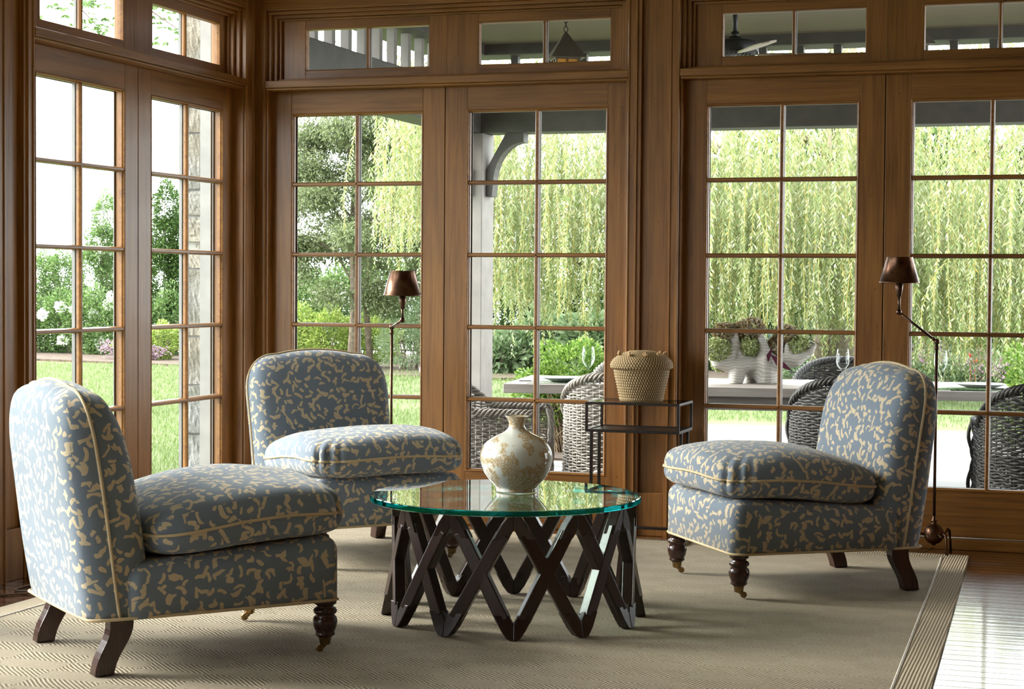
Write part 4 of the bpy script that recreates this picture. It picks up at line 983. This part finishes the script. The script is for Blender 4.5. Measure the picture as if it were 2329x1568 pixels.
# wicker armchairs
def wicker_chair(style, mat, wd=.36, hb=.86, ha=.62, seed=0):
    c = empty('wicker_armchair')
    # plan: arm fronts at +x, back at -x
    def plan(t):
        # t 0..1 from left arm front round the back to right arm front
        s = t*2-1; L1 = .36; arc = PI*wd; tot = 2*L1+arc; d = t*tot
        if d < L1: return Vector((.30-d, wd, 0)), 0
        if d < L1+arc: a = (d-L1)/arc*PI; return Vector((-.06-wd*.95*math.sin(a), wd*math.cos(a), 0)), math.sin(a)
        return Vector((.30-(tot-d), -wd, 0)), 0
    def rim(t):
        _, k = plan(t); s = min(1, abs(t*2-1)); return ha + (hb-ha)*(max(0, 1-(s/.62)**2.2)) + .0
    def top_lean(t, z): _, k = plan(t); return 1 + .10*(z-.4)*k
    nst = 44; rows = int(hb/.0165); q = MB(); N = 150
    def pt(t, z, off):
        p, k = plan(t); p2, _ = plan(min(1, t+.003)); p1, _ = plan(max(0, t-.003)); tg = (p2-p1).normalized(); nn = Vector((tg.y, -tg.x, 0))
        if nn.dot(Vector((p.x-.0, p.y, 0))) < 0: nn = -nn
        f_ = top_lean(t, z); fl = 1 + .05*(.45-z if z < .45 else 0); return Vector((p.x*f_*fl, p.y*fl, z)) + nn*off
    for r in range(rows):
        z = .05 + r*.0165; seg = []; 
        zz = z
        run = []
        for i in range(N+1):
            t = i/N
            if zz < rim(t)-.015: run.append(pt(t, zz + .003*math.sin(i*.8+r), .0065*math.sin(PI*t*nst + PI*(r % 2))))
            else:
                if len(run) > 2: seg.append(run)
                run = []
        if len(run) > 2: seg.append(run)
        for s_ in seg: q.tube(s_, .0066 if style == 0 else .0088, 4, caps=False)
    q.build('woven_shell', mat, c, smooth=True)
    q = MB()
    for i in range(nst+1):
        t = i/nst; q.tube([pt(t, .03, 0), pt(t, rim(t)*.5, 0), pt(t, rim(t)-.01, 0)], .0055, 4)
    q.build('stakes', mat, c, smooth=True)
    q = MB()
    for ph in range(4):
        pts = []
        for i in range(181):
            t = i/180; a = i*.55+ph*PI/2; b = pt(t, rim(t), .0); _o = pt(t, rim(t), .02)-b
            pts.append(b + _o*math.cos(a)*.9 + Vector((0, 0, .016))*math.sin(a))
        # arm fronts drop to the ground
        def fall(p_end, sgn, rev):
            out = []
            for j in range(1, 26):
                z = p_end.z*(1-j/25)+.02; a = (181+j)*.55+ph*PI/2; bend = .03*math.sin(min(1, j/4)*PI/2)
                out.append(Vector((p_end.x+bend + .012*math.cos(a), p_end.y + .016*math.sin(a), z)))
            return out
        pts = fall(pts[0], 1, 0)[::-1] + pts + fall(pts[-1], -1, 1); q.tube(pts, .0115, 5)
    q.build('braided_rim', mat, c, smooth=True)
    q = MB()
    for r in range(30):
        x = -.36 + r*.0225; hw = wd*.96 if x > -.06 else wd*.95*math.sqrt(max(.02, 1-((x+.06)/(wd*.95))**2))
        q.tube([(x, yy, .40+.004*math.sin(yy*90+PI*(r % 2))) for yy in np.linspace(-hw, hw, 24)], .010, 4)
    for yy in np.linspace(-wd*.9, wd*.9, 30): q.tube([(.30, yy, .40), (.312, yy, .37), (.312, yy, .24)], .0085, 4)
    for r in range(7): q.tube([(.316, yy, .26+r*.02) for yy in np.linspace(-wd, wd, 12)], .006, 4)
    q.build('woven_seat', mat, c, smooth=True)
    for sx, sy in ((.27, 1), (.27, -1), (-.30, .6), (-.30, -.6)):
        MB().bar((sx, sy*(wd-.04), 0), (sx, sy*(wd-.04), .39), .03, .03).build('leg', mat, c)
    return c
wcs = []
w0 = wicker_chair(0, M['wicker'])
def set_w(o, x, y, a, lab, sc=1): o.location = (x, y, GZ+.001); o.rotation_euler = (0, 0, a); o.scale = (sc,)*3; tag(o, lab, 'wicker chair', 'wicker armchairs round the outdoor table')
set_w(w0, .76, 1.80, R(10), 'grey wicker armchair at the left, behind the vase and in front of the pale post')
w1 = copy_tree(w0); set_w(w1, 1.62, 1.80, R(94), 'grey wicker armchair partly hidden by the wooden post and basket, its back to the house')
w2 = wicker_chair(1, M['wicker_shaded'])
set_w(w2, 2.94, 2.05, R(98), 'grey wicker armchair in a shaded tone, seen from behind, left of the right-hand slipper chair')
w3 = copy_tree(w2); set_w(w3, 4.04, 1.85, R(98), 'grey wicker armchair in a shaded tone at the far right edge, seen from behind')
w4 = copy_tree(w0); set_w(w4, 1.16, 3.95, R(-80), 'grey wicker armchair on the far side of the outdoor table')
w5 = copy_tree(w2); set_w(w5, 2.62, 4.10, R(-80), 'grey wicker armchair in a shaded tone on the far side of the table, behind the third wine glass')

# ------------------------------------------------------------------ planting
def at_willow():
    w_ = empty('willow_tree', (.9, 15.6, GZ), 0, 'large weeping willow whose yellow-green strands hang across the garden view', 'tree')
    ox, oy = .9, 15.6
    q = MB(); q.tube([(0, 0, 0), (.1, 0, .8), (-.1, .1, 1.7), (.1, 0, 3.0), (.2, .1, 5.2)], [.34, .28, .25, .22, .12], 14); q.build('trunk', M['bark'], w_, smooth=True)
    limbs = [[(-.05, .05, 1.4), (-1.0, -1.0, 1.62), (-1.9, -1.9, 1.50), (-2.7, -2.4, 1.62), (-3.6, -2.6, 2.1)], [(0, 0, 2.2), (-1.4, -.6, 3.2), (-3.2, -1.4, 4.2), (-4.4, -1.6, 4.3)], [(0, 0, 2.6), (1.2, -1.2, 3.4), (2.4, -2.2, 4.2)],
             [(.1, 0, 3.0), (.2, -1.6, 4.0), (.4, -3.2, 4.6)], [(.1, 0, 3), (-1.2, -2, 4.2), (-2.2, -3.2, 4.7)], [(.1, 0, 2.4), (1.8, -.2, 3.0), (3.4, -.8, 3.8)]]
    for l in limbs: q = MB(); q.tube(l, [.10, .075, .05, .04, .02][:len(l)] if len(l) > 3 else [.07, .04, .02], 8); q.build('limb', M['bark'], w_, smooth=True)
    C_, D_, Ls = [], [], []; st = MB(); ns = 2300
    for i in range(ns):
        x = rng.uniform(-4.4, 4.6); y = rng.uniform(11.9, 15.0)
        # strands end higher in the middle-left, lower at the right
        zb = {True: 1.75, False: .95}[x < -3.2] + rng.normal()*.22
        if -2.6 < x < -1.0: zb = 1.15 + rng.normal()*.28
        if x > -.9: zb = .86 + rng.normal()*.22
        if x > 1.9: zb = .55 + rng.normal()*.2
        if rng.random() < .05: zb -= .3
        zt = zb + rng.uniform(.9, 2.2) if rng.random() < .72 else rng.uniform(2.6, 4.6)
        zt = min(zt, 4.9)
        if zt < zb+.4: zt = zb+.9
        # arching start, then hanging
        az = rng.uniform(0, 2*PI); lean = rng.uniform(.02, .32); n = int((zt-zb)/.020)
        t = np.linspace(0, 1, n); px = x + lean*math.cos(az)*(1-(1-t)**2.2) + .02*np.sin(t*9+i); py = y + lean*math.sin(az)*(1-(1-t)**2.2); pz = zt - (zt-zb)*t + lean*.5*np.sin(np.minimum(1, t*4)*PI/2)
        P_ = np.stack([px, py, pz], 1); k = np.arange(n); side = np.where(k % 2 == 0, 1, -1)*1.0; ph = rng.uniform(0, PI)
        d = np.stack([np.cos(ph+k*.35)*side*.62, np.sin(ph+k*.35)*side*.62, np.full(n, -.80)], 1) + rng.normal(size=(n, 3))*.14
        C_.append(P_); D_.append(d); Ls.append(.095*(.6+.6*rng.random(n))*(1-.35*t))
        if i % 2 == 0: st.tube([P_[int(j)] for j in np.linspace(0, n-1, 6)], .0032, 3, caps=False)
    C_ = np.concatenate(C_) - np.array([ox, oy, GZ]); D_ = np.concatenate(D_); Ls = np.concatenate(Ls)
    leaves('foliage', M['willow'], C_, D_, Ls, .020*(.7+.6*rng.random(len(Ls))), w_, .05)
    st.v = [(a-ox, b-oy, c-GZ) for a, b, c in st.v]; st.build('hanging_twigs', M['willow_stem'], w_, fix=False)
    print('willow leaves', len(Ls))
at_willow()

# loose grey-green tree seen in the left garden door
lt = empty('willow_oak_tree', (-6.9, 17.6, GZ), 0, 'loose grey-green tree with fine branches filling the first garden door', 'tree')
q = MB(); q.tube([(0, 0, 0), (.05, 0, 1.0), (0, 0, 2.2), (.1, 0, 4.4)], [.10, .08, .06, .03], 8); q.tube([(.28, .1, 0), (.20, .05, 1.2), (.35, 0, 2.4)], [.06, .05, .03], 6); q.build('trunk', M['bark'], lt, smooth=True)
q = MB(); bl = []
for i in range(26):
    a = 2.4*i; z0 = 1.2 + .13*i; r = 1.9 - .03*i; e = Vector((r*math.cos(a)*.85 + .35, r*math.sin(a)*.6, z0+.5+.2*math.sin(i))); q.tube([(0.05, 0, z0), tuple(e*.5 + Vector((0, 0, z0*.5+.15))), tuple(e)], [.022, .014, .005], 5)
    bl.append((e.x*.72-6.9, e.y*.7+17.6, e.z+GZ-.02, .52, .45, .30)); bl.append((e.x*1.0-6.9, e.y+17.6, e.z+GZ, .36, .34, .22))
q.build('branches', M['bark'], lt, smooth=True)
for i in range(46): bl.append((rng.uniform(-8.2, -5.5), rng.uniform(17, 18.2), rng.uniform(.9, 4.0), .34, .3, .26))
bl = [b for b in bl if not (b[0] < -7.75 and 2.5 < b[2] < 3.6)]
p, d = blob_points(95000, bl, .05); leaves('foliage', M['leaf_olive'], p - np.array([-6.9, 17.6, GZ]), d*.4 + rng.normal(size=p.shape)*.6 + np.array([0, 0, -.35]), .070*(.6+.8*rng.random(len(p))), .024, lt, .05)

# hedges and shrubs behind the lawn
shrub('evergreen_hedge', 'dark evergreen hedge right of the porch post behind the lawn', 'hedge', M['leaf_dark'], 24000, [(-5.0, 19.6, .6, .75, .4, .95), (-4.3, 19.4, .65, .7, .4, 1.0), (-3.6, 19.6, .6, .6, .4, .95), (-3.1, 19.8, .5, .5, .4, .8)], .07, .035)
shrub('evergreen_hedge', 'tall dark hedge far behind the weeping willow', 'hedge', M['leaf_dark'], 60000, [(x, 20.4+.3*math.sin(x*2), 1.6+.25*math.sin(x*1.7), .9, .5, 2.3) for x in np.arange(-1.5, 7.4, .75)] , .14, .08, stems=16)
shrub('blue_spruce', 'blue-green spruce boughs low behind the willow, right of the planter', 'spruce', M['leaf_blue'], 20000, [(.6, 18.6, .25, .8, .4, .55), (1.6, 18.8, .35, .8, .4, .6), (.9, 18.9, .9, .6, .4, .5), (-.4, 18.7, .15, .5, .4, .4)], .06, .012)
shrub('broadleaf_shrub', 'pale broad-leaved shrub just right of the porch post', 'shrub', M['leaf_pale'], 4200, [(-4.95, 17.9, .25, .40, .35, .42), (-4.45, 17.8, .15, .35, .3, .34), (-3.9, 18.0, .35, .40, .3, .45)], .15, .07)
shrub('broadleaf_shrub', 'pale broad-leaved shrub behind the boxwood and wine glass', 'shrub', M['leaf_pale'], 3800, [(-3.1, 17.9, .30, .45, .35, .50), (-2.5, 18.0, .1, .35, .3, .35)], .15, .07)
shrub('perennial_clump', 'low mixed perennials with pinkish seed heads below the willow at right', 'flower bed', M['leaf_pale'], 12000, [(x, 17.9+.2*math.sin(x*3), .02, .42, .3, .30) for x in np.arange(.2, 4.0, .5)], .08, .035, stems=10)
p, d = blob_points(900, [(2.1, 17.5, .32, .25, .15, .2), (2.7, 17.6, .22, .25, .15, .2), (1.7, 17.6, .3, .2, .15, .15), (3.1, 17.5, .1, .2, .15, .15)], .2); o = leaves('pink_flowers', M['flower_pink'], p, d, .045, .04); tag(o, 'dusty pink flower heads among the perennials at right', 'flowers', kind='stuff')
q = MB()
for (fx, fy, fz) in ((2.72, 17.2, .22), (2.66, 17.2, .30)): q.lathe([(0, -.035), (.035, -.01), (.03, .025), (0, .035)], 8, T(fx, fy, fz)); q.tube([(fx, fy, GZ), (fx, fy, fz)], .004, 4)
o = q.build('red_flowers', plain('red_petals', (.35, .02, .015), .6), None, smooth=True); o['kind'] = 'stuff'; tag(o, 'small bright red blooms left of the right-hand boxwood', 'flowers')
shrub('yellow_green_shrub', 'yellow-green shrub low in the first garden door, above the corner chair', 'shrub', M['leaf_yellow'], 16000, [(-8.3, 18.4, .35, .55, .4, .55), (-7.6, 18.3, .35, .5, .4, .50), (-7.0, 18.5, .30, .5, .4, .45), (-8.9, 18.7, .45, .5, .4, .65)], .062, .032)
shrub('mixed_hedge', 'mid green hedge behind the yellow-green shrub and the small tree', 'hedge', M['leaf_mid'], 42000, [(x, 20.6+.2*math.sin(x), .8+.15*math.sin(x*2.3), .6, .45, .85) for x in np.arange(-10.6, -5.9, .6)], .07, .034, stems=14)
shrub('feathery_shrub', 'light feathery shrub at the foot of the small tree behind the lamp', 'shrub', M['leaf_pale'], 7000, [(-6.15, 17.9, .32, .42, .35, .42), (-5.9, 18.1, .7, .3, .3, .35)], .055, .012)
# left garden, seen through the side doors
shrub('rose_hedge', 'flowering hedge with white blooms beyond the left lawn', 'hedge', M['leaf_mid'], 44000, [(x, 21.3+.2*math.sin(x*2), .42+.12*math.sin(x*3), .55, .45, .62) for x in np.arange(-16.6, -11.6, .55)], .06, .034, stems=14)
p, d = blob_points(1400, [(x, 20.95, z, .10, .05, .09) for x, z in ((-14.3, .75), (-14.0, .70), (-14.25, .12), (-13.6, .62), (-13.45, .1), (-13.2, .95), (-12.95, 1.0), (-13.25, .8), (-14.7, .6), (-12.7, .55), (-15.2, .4))], .3); o = leaves('white_roses', M['flower_white'], p, d, .05, .05); tag(o, 'white rose blooms dotted over the far left hedge', 'flowers', kind='stuff')
for lab, bl, n in (('tall slender shrub rising at the left edge of the side garden view', [(-15.4, 22.0, 1.1, .45, .4, .75), (-14.95, 22.0, 1.25, .4, .4, .6)], 9000), ('tall airy shrub between the two left door leaves', [(-14.25, 22.0, 1.2, .5, .4, .75), (-14.0, 22.0, 1.9, .34, .3, .5), (-13.95, 22.0, 2.45, .24, .25, .5), (-13.75, 22.1, 1.3, .4, .3, .8)], 13000),
                   ('tall dark shrub beside the granite pier in the side garden view', [(-12.55, 21.8, 1.3, .42, .4, .8), (-12.42, 21.8, 2.0, .40, .3, .6), (-12.52, 21.8, 2.65, .26, .2, .5), (-12.1, 21.8, 1.2, .4, .3, .7), (-12.2, 21.8, 1.9, .28, .2, .5)], 22000)):
    shrub('tall_shrub', lab, 'shrub', M['leaf_mid'] if 'airy' in lab or 'slender' in lab else M['leaf_dark'], n, bl, .06, .030, 'tall shrubs behind the left lawn', stems=9)
shrub('flowering_clump', 'low mauve and yellow-green flowering plants at the lawn edge by the pier', 'flower bed', M['leaf_yellow'], 5000, [(-11.9, 19.6, .10, .42, .3, .30), (-11.4, 19.6, .2, .3, .3, .32)], .06, .03, stems=4)
p, d = blob_points(1600, [(-12.0, 19.3, .05, .5, .2, .16), (-11.5, 19.2, .02, .4, .2, .14)], .1); o = leaves('mauve_flowers', M['flower_pink'], p, d, .04, .03); tag(o, 'mauve blossoms at the lawn edge beside the granite pier', 'flowers', kind='stuff')
# boxwood shrubs by the patio
shrub('boxwood', 'round boxwood with bare tan stems just beyond the left end of the outdoor table', 'shrub', M['leaf_box'], 15000, [(.22, 5.5, .46, .36, .3, .34), (.0, 5.5, .36, .26, .25, .24), (.48, 5.55, .38, .28, .25, .26), (.2, 5.5, .25, .4, .3, .16)], .034, .020, stems=0, root=None)
q = MB()
for i in range(420):
    a = rng.uniform(0, 2*PI); r0 = rng.uniform(.02, .16); r1 = rng.uniform(.12, .44); z1 = rng.uniform(.25, .62)
    q.tube([(.22+r0*math.cos(a), 5.45+r0*math.sin(a)*.6, GZ), (.22+(r0*.4+r1*.6)*math.cos(a+.2), 5.45+(r0+r1)*.4*math.sin(a), GZ+z1*.55), (.22+r1*math.cos(a+rng.normal()*.3), 5.45+r1*math.sin(a)*.7, GZ+z1)], [.004, .003, .0015], 3, caps=False)
bxw = [o for o in bpy.data.objects if o.name.startswith('boxwood')][0]; q.v = [(a-bxw.location.x, b-bxw.location.y, c-GZ) for a, b, c in q.v]; q.build('bare_stems', M['twig'], bxw, fix=False)
shrub('boxwood', 'round dark boxwood at the far right edge behind the table', 'shrub', M['leaf_box'], 13000, [(3.98, 5.6, .42, .38, .3, .42), (4.3, 5.7, .4, .4, .3, .45)], .034, .020, stems=5)

# overhanging maple branches at the upper left
mt = empty('maple_tree', (-7.6, 7.4, GZ), 0, 'maple branches hanging into the sky above the left doors', 'tree')
q = MB(); q.tube([(0, 0, 0), (0, 0, 2.5), (.2, 0, 5.2)], [.2, .17, .1], 10); q.build('trunk', M['bark'], mt, smooth=True)
q = MB(); ends = []
for (ex, ey, ez) in ((3.55, -1.4, 3.85), (4.05, -1.5, 3.62), (3.0, -1.3, 3.78), (2.35, -1.5, 3.86), (4.2, -1.2, 3.85), (3.75, -1.6, 3.95), (2.9, -1.5, 3.95), (3.35, -1.3, 4.05)):
    q.tube([(.1, 0, 4.2), (ex*.5, ey*.5, 4.75), (ex*.85, ey*.85, ez+.35), (ex, ey, ez)], [.035, .02, .010, .004], 5); ends.append((ex, ey, ez))
q.build('branches', M['bark'], mt, smooth=True)
cs = []
for e in ends:
    for i in range(34): cs.append(np.array(e) + rng.normal(size=3)*np.array([.17, .14, .055]))
cs = np.array(cs); A_, D2 = [], []
for c in cs:
    az = rng.uniform(0, 2*PI); tilt = rng.uniform(-.5, .3)
    for k_ in (-1.15, -.55, 0, .55, 1.15): A_.append(c); D2.append((math.cos(az+k_), math.sin(az+k_), tilt-.25))
leaves('foliage', M['leaf_mid'], np.array(A_), np.array(D2), .062, .026, mt, .1)

# black estate fence behind the beds
def fence(label, x0, y0, x1, y1):
    L_ = math.hypot(x1-x0, y1-y0); f = empty('metal_fence', (x0, y0, GZ), math.atan2(y1-y0, x1-x0), label, 'fence', 'black metal fences behind the beds')
    q = MB()
    for z_ in (.15, 1.0, 1.14): q.box(0, L_, -.015, .015, z_, z_+.035)
    q.build('rails', M['blackfence'], f); q = MB()
    n = int(L_/.12)
    for i in range(n): q.box(i*.12, i*.12+.018, -.009, .009, .0, 1.15)
    q.build('pickets', M['blackfence'], f); q = MB()
    for i in range(int(L_/2.2)+1): q.box(i*2.2-.03, i*2.2+.03, -.03, .03, 0, 1.25); 
    q.build('posts', M['blackfence'], f)
fence('black metal picket fence behind the left hedge', -18, 22.8, -10.6, 22.2); fence('black metal picket fence behind the small tree and yellow-green shrub', -10.6, 22.2, -2.5, 21.6)

# bird feeder in the willow
bf = empty('bird_feeder', (-1.76, 12.9, 1.03), 0, 'tube bird feeder with green caps hanging in the willow', 'bird feeder')
MB().lathe([(.032, .025), (.032, .165)], 16).build('seed_tube', plain('seed_tube', (.30, .30, .28), .3), bf, smooth=True)
gcap = plain('green_cap', (.02, .10, .06), .5)
MB().lathe([(0, .0), (.036, .004), (.036, .028), (0, .03)], 16).build('base', gcap, bf); MB().lathe([(.038, .165), (.038, .180), (.004, .195), (0, .195)], 16).build('cap', gcap, bf)
q = MB(); q.bar((-.09, 0, .02), (.09, 0, .02), .006, .006); q.build('perch', M['white_cer'], bf); q = MB(); q.tube([(0, 0, .19), (0, 0, .50)], .002, 4); q.build('hook', M['iron'], bf)
